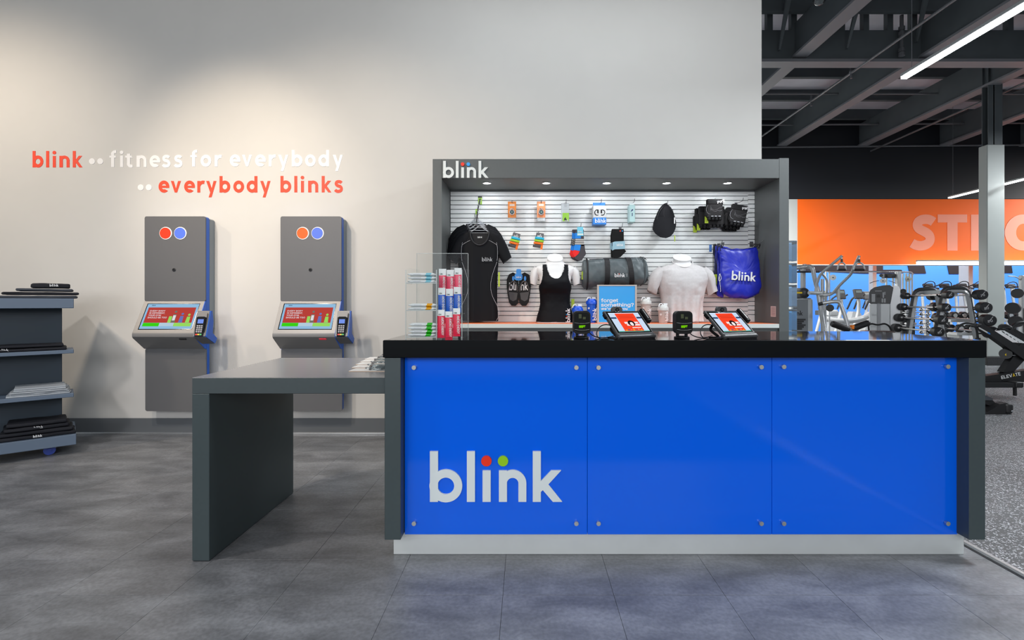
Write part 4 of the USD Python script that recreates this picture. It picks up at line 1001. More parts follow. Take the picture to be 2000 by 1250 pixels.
# woman's torso in a tank top
YM = 4.43; sM = YM / F
rowsF = [(503, 15.2, .055, 0), (505, 15.6, .058, 0), (509, 15.0, .055, 0), (512, 17, .058, 0), (516, 23, .062, 0), (520, 34, .068, 0), (525, 40, .078, 0), (532, 38, .090, 0), (540, 32, .102, -.004), (552, 30, .118, -.012), (562, 30, .112, -.010), (576, 28.5, .095, 0), (590, 27.5, .088, 0), (604, 30, .092, 0), (618, 34, .100, 0), (629.8, 36, .105, 0)]
t = Thing('torso_form', 'white woman torso form wearing a black tank top', 'mannequin', (X(1084, YM), YM, zs), 'torso forms')
t.part('torso', torso(rowsF, 1084, YM), M_mann, smooth=50)
for sg in (-1, 1):
    pts = [(33, 524, .038), (38.5, 532, .041), (41.5, 544, .038), (42, 556, .031)]
    rr = [np.array([X(1084 + sg * a, YM), YM, Z(b, YM)]) for a, b, _ in pts]
    rings = [[p + np.array([math.cos(q) * w * .9, math.sin(q) * w * 1.1, 0.35 * sg * w * math.cos(q)]) for q in np.linspace(0, 2 * np.pi, 24, endpoint=False)] for p, (_, _, w) in zip(rr, pts)]
    t.part('arm_stub', loft(rings), M_mann, smooth=50)
t.part('neck_cap', loft([[(X(1084, YM) + f_ * 14.9 * sM * math.cos(a), YM - f_ * .054 * math.sin(a), Z(503, YM) + .003 - (f_ > .97) * .002 - f_ * 8.5 * sM * math.sin(a)) for a in np.linspace(0, 2 * np.pi, 32, endpoint=False)] for f_ in (1.0, .95, .02)]), mat('neck_cap_white', (0.85, 0.85, 0.85), .3), smooth=30)
tk = torso(rowsF[:-1] + [(628.2, 35.8, .105, 0)], 1084, YM, n=120, grow=.006, sub=9)
def keep(c):
    px, py = (c[:, 0] - X(1084, YM)) / sM, CY + (H - c[:, 2]) / sM
    a = abs(px); front = c[:, 1] < YM
    neck = (a < 17) & (py < np.where(front, 545, 528) - 18 * (a / 17) ** 3 * 1.0 + 0)
    neck = ((a / 17.5) ** 2.4 + np.clip((py - 510) / np.where(front, 35, 12), 0, 9) ** 2 < 1) | (py < 517)
    arm = ((a > 24.5) & (py < 540)) | ((((a - 36) / 11) ** 2 + ((py - 538) / 22) ** 2) < 1) & (py < 560) & (a > 24)
    return ~neck & ~arm
tt = Thing('tank_top', 'black tank top with small white side logo on the woman torso form', 'tank top', (X(1084, YM), YM, zs))
q = tt.part('body', wobble(shell(tk, keep), .003, 16, 4), M_cloth, smooth=60)
for hsign in (0,):
    tt.part('chest_seam', tube([(X(1084 + a, YM), YM - .006 - (.112 * (1 - (a / 34) ** 2) ** .5 + .0105 if False else 0) - .128 * (1 - (abs(a) / 30.5) ** 2.2) ** .45, Z(551 - 1.5 * (a / 28) ** 2, YM)) for a in np.linspace(-28, 28, 24)], .0013, 6), mat('cloth_seam', (.05, .05, .06), .6))
h_ = 27 * sM / 2.62
flat_logo(tt, h_, W(1113.5, 629.5, YM - .088), (.0, .0, 1), (-1, -.55, 0), d=.001, dots=(M_rdot, M_bdot))
tt.part('price_tag', cb(X(1116.5, YM), X(1122.5, YM), YM + .03, YM + .032, Z(600, YM), Z(584, YM), 0), M_lime)

# man's torso in a grey tee
YN = 4.43; sN = YN / F
rowsMn = [(503, 17.5, .068, 0), (505, 17.2, .066, 0), (510, 15.5, .060, 0), (515, 18, .062, 0), (519, 29, .068, 0), (524, 42, .080, 0), (530, 49, .095, 0), (540, 50, .110, 0), (552, 47, .120, 0), (566, 43, .118, 0), (580, 40, .110, 0), (600, 38, .104, 0), (620, 38, .104, 0), (629.8, 39, .106, 0)]
t = Thing('torso_form', 'white man torso form wearing a pale grey tee', 'mannequin', (X(1332, YN), YN, zs), 'torso forms')
t.part('torso', torso([(a, b - (6 if a > 524 else 0), c - (.022 if a > 524 else 0), o) for a, b, c, o in rowsMn], 1332, YN), M_mann, smooth=50)
t.part('neck_cap', loft([[(X(1332, YN) + f_ * 17.2 * sN * math.cos(a), YN - f_ * .067 * math.sin(a), Z(503, YN) + .003 - (f_ > .97) * .002 - f_ * 8.5 * sN * math.sin(a)) for a in np.linspace(0, 2 * np.pi, 32, endpoint=False)] for f_ in (1.0, .95, .02)]), mat('neck_cap_white', (0.85, 0.85, 0.85), .3), smooth=30)
M_tee = mat('pale_grey_tee', (0.62, 0.60, 0.60), 0.8, var=.04, scale=60, bump=.25, bscale=700)
te = Thing('tee_shirt', 'pale grey tee shirt with crumpled sleeves on the man torso form', 't-shirt', (X(1332, YN), YN, zs))
tm = torso(rowsMn[:-1] + [(627.6, 39, .106, 0)], 1332, YN, n=120, grow=.007, sub=9)
v = np.array(tm.vertices); fx = (v[:, 0] - X(1332, YN)); fz = Z(560, YN) - v[:, 2]
v[:, 1] -= np.clip(fz, 0, 1) * .05 * (np.sin(fx * 60 + fz * 12) + .5 * np.sin(fx * 110 + 2)) * (v[:, 1] < YN) ; tm.vertices = v
te.part('body', wobble(shell(tm, lambda c: ~((((c[:, 0] - X(1332, YN)) / sN / 19.5) ** 2 + (np.clip(CY + (H - c[:, 2]) / sN - 508, 0, 99) / np.where(c[:, 1] < YN, 15, 9)) ** 2 < 1) | (c[:, 2] > Z(515, YN)))), .006, 14, 6), M_tee, smooth=60)
te.part('collar', tube([(X(1332, YN) + 19.5 * sN * math.cos(a), YN - (.082 if math.sin(a) > 0 else .066) * math.sin(a) - .004, Z(510, YN) - sN * (13.5 if math.sin(a) > 0 else 3) * abs(math.sin(a))) for a in np.linspace(0, 2 * np.pi, 36)], .0055, 8), M_tee, smooth=60)
for sg in (-1, 1):
    pts = [(36, 527, .060), (46, 536, .068), (53, 548, .068), (57, 560, .062), (59, 572, .054)]
    rings = []
    for a, b, w in pts:
        p = np.array([X(1332 + sg * a, YN), YN, Z(b, YN)])
        rings.append([p + np.array([math.cos(q) * w * .72 + .004 * math.sin(5 * q), math.sin(q) * w * 1.1, .45 * sg * w * math.cos(q)]) for q in np.linspace(0, 2 * np.pi, 36, endpoint=False)])
    te.part('sleeve', wobble(loft(rings), .011, 16, 8 + sg), M_tee, smooth=60)

# framed sign and duffel bag
YG_ = 4.355; s = YG_ / F
sg_ = Thing('tabletop_sign', 'blue "forget something?" sign in a pale frame standing on the shelf', 'sign', (X(1205, YG_), YG_, zs))
M_pf = mat('pale_frame', (0.50, 0.46, 0.42), 0.5)
fx0, fx1, fz0, fz1 = X(1166.5, YG_), X(1244, YG_), zs, Z(556, YG_)
fo = ext(sbox(fx0, fz0, fx1, fz1).difference(sbox(X(1170, YG_), Z(629, YG_), X(1240.5, YG_), Z(558.5, YG_))), .02)
sg_.part('frame', put(fo, (0, YG_ + .02, 0)), M_pf)
q = sg_.part('poster', cb(X(1170, YG_), X(1240.5, YG_), YG_ + .004, YG_ + .012, Z(629, YG_), Z(558.5, YG_), 0), mat('poster_blue', (0.015, 0.36, 0.86), 0.35))
for s_, a0, a1, by, hh in (('forget', 1174, 1207.5, 590, 6.8), ('something?', 1174, 1238, 598.6, 6.6), ("we've got you", 1174, 1226, 605.3, 5.0)):
    sg_.part('poster_text', put(text(s_, hh * s, .0008, (a1 - a0) * s), (X(a0, YG_), YG_ + .0042, Z(by, YG_))), M_prwhite, under=q)
sg_.part('backing', cb(fx0 + .004, fx1 - .004, YG_ + .013, YG_ + .026, fz0, fz1 - .004, 0), M_black)

YU = 4.475; s = YU / F
M_duf = mat('duffel_grey', (0.10, 0.125, 0.135), 0.36, var=.06, scale=20, bump=.3, bscale=500); M_web = mat('black_webbing', (0.010, 0.010, 0.012), 0.6, bump=.4, bscale=900)
df = Thing('duffel_bag', 'grey duffel bag with two black straps resting above the blue sign', 'bag', (X(1201, YU), YU, Z(557, YU)))
secs = [(1136.5, 535, 15, .05), (1138, 535, 24, .078), (1142, 535.5, 28, .086), (1150, 535.5, 28.5, .09), (1163, 532.5, 26.5, .088), (1180, 531, 24.8, .086), (1205, 530, 25, .086), (1225, 530, 25.5, .086), (1240, 530, 27, .087), (1252, 530, 27.5, .082), (1258, 530, 24, .072), (1263, 531, 16, .05), (1265, 531, 9, .03)]
from scipy.interpolate import PchipInterpolator
r = np.array(secs, float); uu = np.linspace(1136.5, 1265, 60); cols = [PchipInterpolator(r[:, 0], r[:, k])(uu) for k in (1, 2, 3)]
def dring(px, cy, hh, d, g=0.0): return [(X(px, YU), YU - (d + g) * math.sin(a), Z(cy, YU) + (hh * s + g) * np.sign(math.cos(a)) * abs(math.cos(a)) ** .8) for a in np.linspace(0, 2 * np.pi, 40, endpoint=False)]
df.part('body', wobble(wobble(loft([dring(a, b, c, d) for a, b, c, d in zip(uu, *cols)]), .014, 9, 11), .007, 26, 12), M_duf, smooth=60)
for p0, lean in ((1183.5, 0), (1228.5, 3.5)):
    rings = []
    pts = []
    for a in np.linspace(-.15 * np.pi, 1.02 * np.pi, 30):
        cy, hh, d = [PchipInterpolator(r[:, 0], r[:, k])(p0) for k in (1, 2, 3)]
        zc_ = hh * np.sign(math.cos(a)) * abs(math.cos(a)) ** .8
        xx = p0 - lean * (zc_ / 25)
        pts.append((X(xx, YU), YU - (d + .011) * math.sin(a), Z(cy - zc_, YU) + .008 * math.cos(a)))
    w = 4.7 * s
    rr = [[p + np.array([-w, 0, 0]), p + np.array([w, 0, 0]), p + np.array([w, .004, -.004 * np.sign(math.cos(0))]), p + np.array([-w, .004, -.004])] for p in np.array(pts)]
    df.part('strap', loft(rr), M_web)
zring = [np.array(dring(1145.5, 535.5, 28.5, .09, .006)[k]) for k in range(0, 20)]
df.part('end_seam', tube(zring, .007, 8), M_web)
rs = [np.array(dring(1250 + 6 * abs(math.sin(a_)), 530, 27, .083, .004)[k]) for k, a_ in zip(range(0, 20), np.linspace(0, np.pi, 20))]
df.part('end_seam', tube(rs, .004, 8), mat('duffel_seam', (.05, .06, .065), .6))
df.part('zip_line', tube([(X(a, YU), YU - .03, Z(b, YU) + .004) for a, b in ((1150, 508), (1180, 507), (1220, 505.5), (1256, 504))], .003, 6), M_web)
df.part('zip_pull', [tube([W(1258, 503.5, YU - .05), W(1261, 506, YU - .055)], .004, 6), tube([W(1259.5, 503.5, YU - .055), W(1263, 508, YU - .06)], .002, 6)], M_black)
flat_logo(df, 7.6 * s, (X(1196.5, YU), YU - .104, Z(542.5, YU)), d=.002, dots=(M_rdot, M_prwhite))
df.part('logo_bar', put(ext(sbox(0, 0, .5 * s, 6.5 * s), .002), (X(1219.5, YU), YU - .104, Z(542, YU))), M_prwhite)
df.part('price_tag', cb(X(1134.5, YU), X(1138, YU), YU - .06, YU - .057, Z(546.5, YU), Z(531, YU), 0), M_lime)
df.part('tag_loop', tube(smoothpath([W(1133, 537, YU - .05), W(1131, 541, YU - .05), W(1134, 545, YU - .05)], 8), .002, 6), M_black)
hk_ = Thing('bracket_shelf', 'thin dark bracket rod under the grey duffel bag', 'bracket', (X(1200, YSL), YSL, Z(554, YSL)))
hk_.part('rod', [cyl((X(a, YSL), YSL - .0005, Z(551, YSL)), (X(a, YSL), YU + .02, Z(551, YSL)), .004, 8) for a in (1160, 1240)], M_dkwire)

# shaker bottles
def bottle(label, cx, top, Y, mb, ml, w=9.5, logo_=True, side=0):
    s = Y / F
    hgt = Z(top, Y) - zs
    c = (X(cx, Y), Y, zs)
    t = Thing('shaker_bottle', label, 'bottle', c, 'shaker bottles on the shelf')
    k = w * s; lidz = hgt - 14 * s
    t.part('cup', lathe([(0, 0), (k * .76, 0), (k * .80, .004), (k * .92, lidz * .8), (k * .95, lidz), (0, lidz)], c, 28), mb, smooth=40)
    q = t.part('lid', lathe([(0, lidz - .002), (k * 1.08, lidz - .002), (k * 1.10, lidz + .003), (k * 1.08, lidz + 4.5 * s), (k * .90, lidz + 7.5 * s), (k * .70, lidz + 10 * s), (0, lidz + 10.5 * s)], c, 28), ml, smooth=30)
    t.part('carry_loop', tube(bend([np.array(c) + np.array([-k * .15, -.010, lidz + 9 * s]), np.array(c) + np.array([-k * .30, -.012, hgt - .003]), np.array(c) + np.array([-k * .85, -.022, hgt - 1.5 * s]), np.array(c) + np.array([-k * 1.0, -.028, lidz + 7 * s])], .012), .0045, 8), M_prwhite, smooth=60, under=q)
    t.part('spout_cap', rbox(c[0] + k * .05, c[0] + k * .8, Y - .014, Y + .014, c[2] + lidz + 9 * s, c[2] + hgt - .002, .004), M_prwhite if ml is not M_prwhite else ml, smooth=40, under=q)
    if logo_:
        h2 = 23.5 * s / 2.62 if hgt > .2 else 19 * s / 2.62
        flat_logo(t, h2, (c[0] + k * .45 + h2 * .4, Y - k * .93, c[2] + .022), (0, -.05, 1), (-1, -.42, 0), d=.001)
        t.part('round_mark', disc((c[0] - k * .62, Y - k * .72, c[2] + lidz - .035), .009, .001, u=(1, -.9, 0)), M_prwhite)
    return t
M_bb, M_bl = mat('bottle_blue', (0.008, 0.10, 0.62), 0.3), mat('bottle_lid_blue', (0.008, 0.09, 0.66), 0.35)
M_wb, M_wl = mat('bottle_frosted', (0.60, 0.52, 0.48), 0.35, extra={'transmission_weight': 0.15}), mat('bottle_lid_white', (0.62, 0.63, 0.61), 0.35)
bottle('tall blue shaker bottle left of the blue sign', 1155.5, 580, 4.40, M_bb, M_bl, 10.2)
bottle('short blue shaker bottle partly behind the left scanner', 1128, 594, 4.36, M_bb, M_bl, 10.2)
bottle('tall frosted shaker bottle right of the blue sign', 1261.5, 580, 4.40, M_wb, M_wl, 10)
bottle('short frosted shaker bottle beside the man torso form', 1295, 592, 4.30, M_wb, M_wl, 10)

# drawstring bags
hook(1411, 469, 'wire hook holding the left cords of the drawstring bags', .18)
hook(1493, 468.5, 'wire hook holding the right cords of the drawstring bags', .18) if False else None
t = Thing('peg_hook', 'wire hook holding the right cords of the drawstring bags', 'hook', (X(1466, YSL), YSL, Z(478, YSL)), 'peg hooks on the slatted wall')
t.part('plate', cb(X(1464, YSL), X(1471, YSL), YSL - .004, YSL - .0005, Z(482, YSL), Z(472, YSL), .001), M_dkwire)
t.part('arm', tube(bend([(X(1467, YSL), YSL - .001, Z(478, YSL)), (X(1483, YSL - .16), YSL - .16, Z(477, YSL - .16)), (X(1493, YSL - .18), YSL - .18, Z(468, YSL - .18))], .02), .0024, 8), M_dkwire, smooth=60)
M_bag = mat('bag_royal_blue', (0.012, 0.024, 0.50), 0.36, spec=.6, bump=.1, bscale=60); M_bag2 = mat('bag_navy', (0.006, 0.010, 0.09), 0.4)
M_cord = mat('black_cord', (0.012, 0.012, 0.013), 0.6)
def drawbag(label, out, Y, m, bulge, seed):
    s = Y / F
    cx, cy = np.mean([p[0] for p in out]), np.mean([p[1] for p in out])
    t = Thing('drawstring_bag', label, 'bag', (X(cx, Y), Y, Z(max(p[1] for p in out), Y)), 'drawstring bags')
    ol = Polygon([(X(a, Y), Z(b, Y)) for a, b in out]).buffer(.006).buffer(-.003)
    c0 = np.array([X(cx, Y), Z(cy, Y)])
    b = np.array([ol.exterior.interpolate(k, normalized=True).coords[0] for k in np.linspace(0, 1, 72, endpoint=False)])
    rings = [[(c0[0] + (p[0] - c0[0]) * f, Y - (g if g > 0 else .3 * g) * bulge * (.6 + .8 * np.clip((c0[1] - p[1]) / .2 * f + .3, 0, 1)), c0[1] + (p[1] - c0[1]) * f) for p in b] for f, g in ((.02, -1), (.5, -.9), (.85, -.6), (.97, -.25), (1.0, 0), (.97, .3), (.88, .62), (.7, .86), (.45, .97), (.2, 1), (.02, 1))]
    msh = loft(rings); msh = msh.subdivide(); msh = wobble(wobble(msh, .012, 9, seed), .004, 30, seed + 5)
    t.part('body', msh, m, smooth=60)
    return t
b1 = drawbag('drawstring bag at the back, its navy side showing', [(1393, 478), (1402, 478), (1404, 577), (1397, 575)], 4.50, M_bag2, .02, 21)
b2 = drawbag('drawstring bag in the middle, deep blue edge showing', [(1399, 480), (1410, 480), (1412, 582), (1401, 579)], 4.45, M_bag, .02, 22)
b3 = drawbag('glossy royal blue drawstring bag in front with white logo', [(1404, 480), (1408, 480), (1430, 487), (1462, 485), (1478, 482), (1481, 492), (1483, 540), (1486, 562), (1482, 572), (1470, 580), (1458, 584), (1440, 582), (1425, 581), (1412, 572), (1408, 555)], 4.39, M_bag, .045, 24)
b3.part('hem', tube(smoothpath([W(1405, 481, 4.375), W(1430, 487, 4.365), W(1462, 485, 4.365), W(1479, 482, 4.375)], 20), .003, 6), M_bag2, smooth=60)
u_ = np.array([1, 0, -.07]); O = np.array(W(1428.5, 546.5, 4.318))
hl = 19 * 4.32 / F
b3.part('logo', put(logo(hl * .95, .004), O + [.003, .003, -.003], u_, (0.0, 0, 1)), M_black)
b3.part('logo', put(logo(hl * .95, .004), O, u_, (0, 0, 1)), M_prwhite)
for g_ in logo_dots(hl * .95, .004): b3.part('logo_dot', put(g_, O, u_, (0, 0, 1)), M_prwhite)
tip = np.array([X(1405, YSL - .14), YSL - .14, Z(474, YSL - .14)])
for k, (bg, a0, Y, bot) in enumerate(((b1, 1394, 4.50, 560), (b2, 1401, 4.45, 570), (b3, 1406, 4.38, 480))):
    for j in (0, 1):
        p = np.array([tip[0] + .004 + .012 * j - .016 * (2 - k), Y - .005 * j, tip[2] - .006 + .003 * k])
        bg.part('cord', tube(bend([W(a0 - 1 + 2 * j, 490 + (bot - 490) * (0 if j else 1), Y - .02), W(a0 - 1 + 2 * j, 482, Y - .012), p + [0, 0, .004], W(a0 + 3 + 2 * j, 484, Y - .01)], .03), .0028, 6), M_cord, smooth=60)
    q = W(1472 + 4 * k, 479, Y); e = W(1478 + 2.5 * k, 485 + 25 * (k == 0), Y + .01)
    bg.part('cord', tube(smoothpath([W(1474, 483, Y), q, W(1482, 477, Y - .02), e], 14), .0032, 6), M_cord, smooth=60)
b3.part('cord_tail', tube(smoothpath([W(1407, 535, 4.36), W(1404, 541, 4.35), W(1405, 549, 4.35), W(1408, 546, 4.35), W(1406, 536, 4.35), W(1406.5, 556, 4.35), W(1407, 570, 4.35)], 30), .0022, 6), M_prwhite, smooth=60)
b2.part('price_tag', cb(X(1392.5, 4.44), X(1400, 4.44), 4.43, 4.432, Z(556, 4.44), Z(536, 4.44), 0), M_lime)
b1.part('small_card', cb(X(1384.5, 4.5), X(1389.5, 4.5), 4.49, 4.492, Z(492, 4.5), Z(478, 4.5), 0), mat('small_blue_card', (.03, .12, .35), .5))
# notice on the inner side of the right post
nt_ = Thing('price_notice', 'small pinkish printed notice stuck inside the right post of the display', 'notice', (ix1 - .001, 4.27, Z(612, 4.2)))
yA, yB = YD * (X(1522, YD) / YD) / ((1505.5 - CX) / F) / (X(1522, YD) / YD) * 1.0, 0
y0 = ix1 / ((1515.5 - CX) / F); y1 = ix1 / ((1505.5 - CX) / F)
q = nt_.part('sheet', cb(ix1 - .0015, ix1 - .0003, y0, y1, Z(619, y0), Z(598, y0), 0), mat('notice_paper', (.62, .52, .50), .6))
for k in range(8): nt_.part('print_line', cb(ix1 - .0019, ix1 - .0014, y0 + .012, y1 - .012, Z(600.5 + 2.1 * k, y0) - .0035, Z(600.5 + 2.1 * k, y0), 0), mat('notice_print', (.25, .16, .16), .6), under=q)
# brochure pockets on the outer right side of the display
P_br = pane('brochure_pocket', tint=(.9, .95, .98), mixw=.06)
for k, (za, zb_, lab) in enumerate(((470, 553, 'upper pair of clear brochure pockets on the display side'), (556, 648, 'lower pair of clear brochure pockets on the display side'))):
    t = Thing('brochure_holder', lab, 'brochure holder', (dx1, 4.3, Z(zb_, 4.3)), 'brochure holders')
    mid = (za + zb_) / 2
    for j, (a, b) in enumerate(((za, mid - 2), (mid + 2, zb_))):
        yy = 4.34
        t.part('pocket', rbox(dx1 + .001, X(1557, yy), yy, yy + .26, Z(b, yy), Z(a, yy), .004), P_br)
        t.part('leaflet', cb(dx1 + .008, X(1549, yy), yy + .02, yy + .24, Z(b - 2, yy), Z(a + 4, yy), .001), mat('leaflet_blue_%d' % j, ((.35, .55, .78), (.10, .38, .72))[j], .5))
# ------------------------------------------------------------ things on the counter
ZC = zt_
M_dev = mat('device_black', (0.005, 0.005, 0.006), 0.4, spec=0.18); M_devg = mat('device_gloss', (0.003, 0.004, 0.003), 0.06, spec=0.3)
M_bezel = mat('tablet_case_grey', (0.06, 0.062, 0.065), 0.35, 0.3)
E_green = emit('scanner_green_glow', lin(110, 190, 10), 1.0)
def scanner(label, cx):
    Y = 2.47; s = Y / F; x = X(cx, Y); w = 16.8 * s
    t = Thing('barcode_scanner', label, 'scanner', (x, Y, ZC), 'scanners on the counter')
    z0, z1 = ZC + .024, Z(607.5, Y)
    t.part('base', loft([[(x + r * math.cos(a) * w, Y + .02 + r * .045 * math.sin(a), ZC + z) for a in np.linspace(0, 2 * np.pi, 28, endpoint=False)] for r, z in ((.85, 0), (.9, .003), (.85, .009), (.5, .013))]), M_dev, smooth=30)
    for sg in (-1, 1): t.part('prop', cb(x + sg * w * .5 - .006, x + sg * w * .5 + .006, Y + .01, Y + .028, ZC + .006, z0 + .012, .002), M_dev)
    t.part('housing', put(ext(rrect(-w, 0, w, z1 - z0, .020), .045), (x, Y + .030, z0)), M_dev, smooth=30)
    q = t.part('window', put(ext(rrect(-w + .006, .012, w - .006, z1 - z0 - .008, .014), .003), (x, Y - .0145, z0)), M_devg, smooth=30)
    t.part('window_rim', tube([(x + (w - .0055) * sg, Y - .018, z0 + zz) for sg, zz in ((-1, .054), (-.6, .0515), (0, .050), (.6, .0515), (1, .054))], .0014, 6), mat('rim_grey', (.35, .35, .36), .3, .6), under=q)
    t.part('window_rim', tube([(x + (w - .0065) * sg, Y - .018, z0 + zz) for sg, zz in ((-1, .022), (-.6, .0195), (0, .018), (.6, .0195), (1, .022))], .0014, 6), mat('rim_grey', (.35, .35, .36), .3, .6), under=q)
    t.part('green_mark', put(ext(Polygon([(-.014, .030), (.004, .030), (.012, .040), (.012, .030), (.016, .042), (-.014, .040)]).buffer(.0005), .0006), (x, Y - .0176, z0)), E_green, under=q)
    t.part('lens_glint', rbox(x + .004, x + .018, Y - .019, Y - .0172, z0 + .070, z0 + .082, .002), mat('lens_olive', (.05, .06, .02), .2), under=q)
    t.part('lens_glint', rbox(x - .016, x - .002, Y - .019, Y - .0172, z0 + .074, z0 + .095, .003), mat('lens_olive', (.05, .06, .02), .2), under=q)
    c = Thing('scanner_cable', 'thin black cable from ' + label.split(' with')[0] + ' across the counter', 'cable', (x + w, Y + .03, ZC))
    c.part('cable', tube(smoothpath([(x + w * .9, Y + .034, z0 + .02), (x + w + .012, Y + .03, ZC + .016), (x + w + .05, Y + .03, ZC + .004), (x + w + .10, Y + .06, ZC + .004), (x + w + .15, Y + .14, ZC + .004)], 30), .0024, 8), M_dev, smooth=60)
    return t
scanner('black upright scanner with green window, left of the two tablets', 1136)
scanner('black upright scanner between the two tablets', 1334)

def tablet(label, px, Y, cam_at):
    x = X(px, Y); yaw = math.radians(25); th = math.radians(42)
    u = np.array([math.cos(yaw), math.sin(yaw), 0]); b = np.array([-math.sin(yaw), math.cos(yaw), 0])
    v = b * math.cos(th) + np.array([0, 0, math.sin(th)]); n = np.cross(u, v)
    w, h = .222, .180
    O = np.array([x, Y, ZC + .014])
    t = Thing('tablet_stand', label, 'tablet', (x + .1, Y + .08, ZC), 'tablets on the counter')
    t.part('case', put(rbox(0, w, 0, h, -.016, 0, .007), O, u, v), M_bezel, smooth=40)
    t.part('bottom_bar', put(rbox(-.002, w + .002, -.006, .022, -.022, .004, .010), O, u, v), M_bezel, smooth=40)
    q = t.part('glass', put(ext(sbox(.012, .026, w - .012, h - .010), .001), O, u, v), M_devg)
    sx0, sx1, sy0, sy1 = .020, w - .020, .030, h - .018
    W_, H_ = sx1 - sx0, sy1 - sy0
    def R(a0, b0, a1, b1, m, nm, k): t.part(nm, put(ext(sbox(sx0 + a0 * W_, sy0 + b0 * H_, sx0 + a1 * W_, sy0 + b1 * H_), .0004), O + n * (.001 + .0004 * k), u, v), m, under=q)
    R(0, 0, 1, 1, emit('tablet_pale_screen', lin(205, 222, 245), 1.0), 'screen', 0)
    R(.20, .03, .82, .96, emit('tablet_red', lin(250, 72, 42), 1.0), 'red_page', 1)
    R(0, .0, 1, .035, emit('tablet_green_bar', lin(70, 180, 150), .9), 'task_bar', 1)
    R(0, .68, .18, .76, emit('tablet_navy', lin(45, 70, 110), .9), 'menu_bar', 1); R(.84, .68, 1, .76, emit('tablet_navy', lin(45, 70, 110), .9), 'menu_bar', 1)
    wht = emit('tablet_white', lin(245, 235, 235), 1.0)
    R(.34, .40, .50, .50, wht, 'page_letters', 2); R(.62, .42, .78, .50, wht, 'page_letters', 2); R(.38, .30, .52, .38, wht, 'page_letters', 2); R(.56, .30, .80, .38, wht, 'page_letters', 2); R(.50, .18, .78, .22, wht, 'page_letters', 2)
    hair = Point(sx0 + .55 * W_, sy0 + .42 * H_).buffer(.020)
    t.part('page_portrait', put(ext(hair, .0004), O + n * .0024, u, v), emit('tablet_dark', lin(50, 32, 32), .8), under=q)
    t.part('page_portrait', put(ext(affinity.scale(Point(sx0 + .55 * W_, sy0 + .38 * H_).buffer(.012), .8, 1.1), .0004), O + n * .0029, u, v), wht, under=q)
    for k in range(7): R(.24 + .08 * k, .045 + .02 * (k % 3), .29 + .08 * k, .10 + .03 * (k % 2), (emit('tablet_yellow', lin(240, 160, 40), 1.0), emit('tablet_slate', lin(110, 110, 140), .9), emit('tablet_pink', lin(240, 150, 140), 1.0))[k % 3], 'page_pattern', 2)
    t.part('page_lines', put(cat([text('WELCOME BACK MEMBER', .005, .0004, .42 * W_)]), O + u * (sx0 + .30 * W_) + v * (sy0 + .76 * H_) + n * .0018, u, v), emit('tablet_brick', lin(190, 45, 30), 1.0), under=q) if False else [R(.28, .80 - .09 * k, .74, .82 - .09 * k, emit('tablet_brick', lin(205, 50, 34), 1.0), 'page_lines', 2) for k in range(2)]
    # foot behind
    f0 = O + u * (w * .5) + v * (h * .72) - n * .016
    for leg_ in (tube(bend([f0 - u * .05, f0 - u * .05 + b * .05 - [0, 0, .05], np.array([*(O + u * (w * .5 - .05) + b * .10)[:2], ZC + .008])], .02), .007, 8), tube(bend([f0 + u * .05, f0 + u * .05 + b * .05 - [0, 0, .05], np.array([*(O + u * (w * .5 + .05) + b * .10)[:2], ZC + .008])], .02), .007, 8)): t.part('stand_leg', leg_, M_dev, smooth=60)
    base = Polygon([(0.02, -.01), (w - .02, -.01), (w - .02, .12), (.02, .12)])
    t.part('foot_plate', put(ext(base, .006), np.array([O[0], O[1], ZC]), u, b), M_dev)
    t.part('hinge_tab', put(rbox(-.008, .003, h - .05, h - .02, -.014, .004, .004), O, u, v), M_dev, smooth=40)
    # card swipe on the right edge
    rd = Thing('card_reader', 'slim black card reader clipped to the right edge of ' + ('the left' if px < 1300 else 'the right') + ' tablet', 'card reader', O + u * (w + .01) + v * .1, 'card readers')
    rd.part('body', put(rbox(w + .001, w + .026, h - .085, h + .005, -.014, .012, .006), O, u, v), M_dev, smooth=40)
    rd.part('swipe_slot', put(ext(sbox(w + .008, h - .07, w + .013, h - .006), .001), O + n * .0125, u, v), mat('slot_silver', (.5, .5, .5), .3, .6))
    # webcam
    c = O + u * (w * cam_at) + v * (h + .002) + np.array([0, 0, .0005])
    wc = Thing('webcam', 'black oval webcam perched on ' + ('the left' if px < 1300 else 'the right') + ' tablet', 'webcam', c, 'webcams')
    vu = np.array([0, 0, 1.0])
    wc.part('body', put(ext(rrect(-.027, -.017, .027, .018, .015), .020), c + [0, .01, 0], (1, .12, 0), vu), M_bezel, smooth=30)
    n2 = np.cross(np.array([1, .12, 0]) / np.hypot(1, .12), vu)
    lf = c + [0, .01, 0] + n2 * .0202
    q = wc.part('lens', put(ext(Point(0, .002).buffer(.010), .003), lf, (1, .12, 0), vu), M_devg)
    wc.part('lens_centre', put(ext(Point(0, .002).buffer(.005), .001), lf + n2 * .003, (1, .12, 0), vu), M_black, under=q)
    wc.part('smile_line' if px < 1300 else 'mark_line', put(ext(arc(0, .001, .0105, 210, 330, .0018), .001), lf + n2 * .0005, (1, .12, 0), vu), M_prwhite if px < 1300 else M_bezel)
    wc.part('clip', put(rbox(-.020, .016, -.006, .006, -.004, .016, .003), c - [0, 0, .020], u, b), M_dev, smooth=40)
    k = Thing('tablet_cable', 'loose black cable curling left of ' + ('the left' if px < 1300 else 'the right') + ' tablet', 'cable', O)
    k.part('cable', tube(smoothpath([O + u * .03 + v * .08 - n * .02, O + b * .10 - u * .05 + [0, 0, .03], O + b * .06 - u * .07 + [0, 0, -.008], O + b * .02 - u * .03 + [0, 0, -.0105], O + b * .005 + u * .02 + [0, 0, -.0110]], 24), .0024, 8), M_dev, smooth=60)
    return t
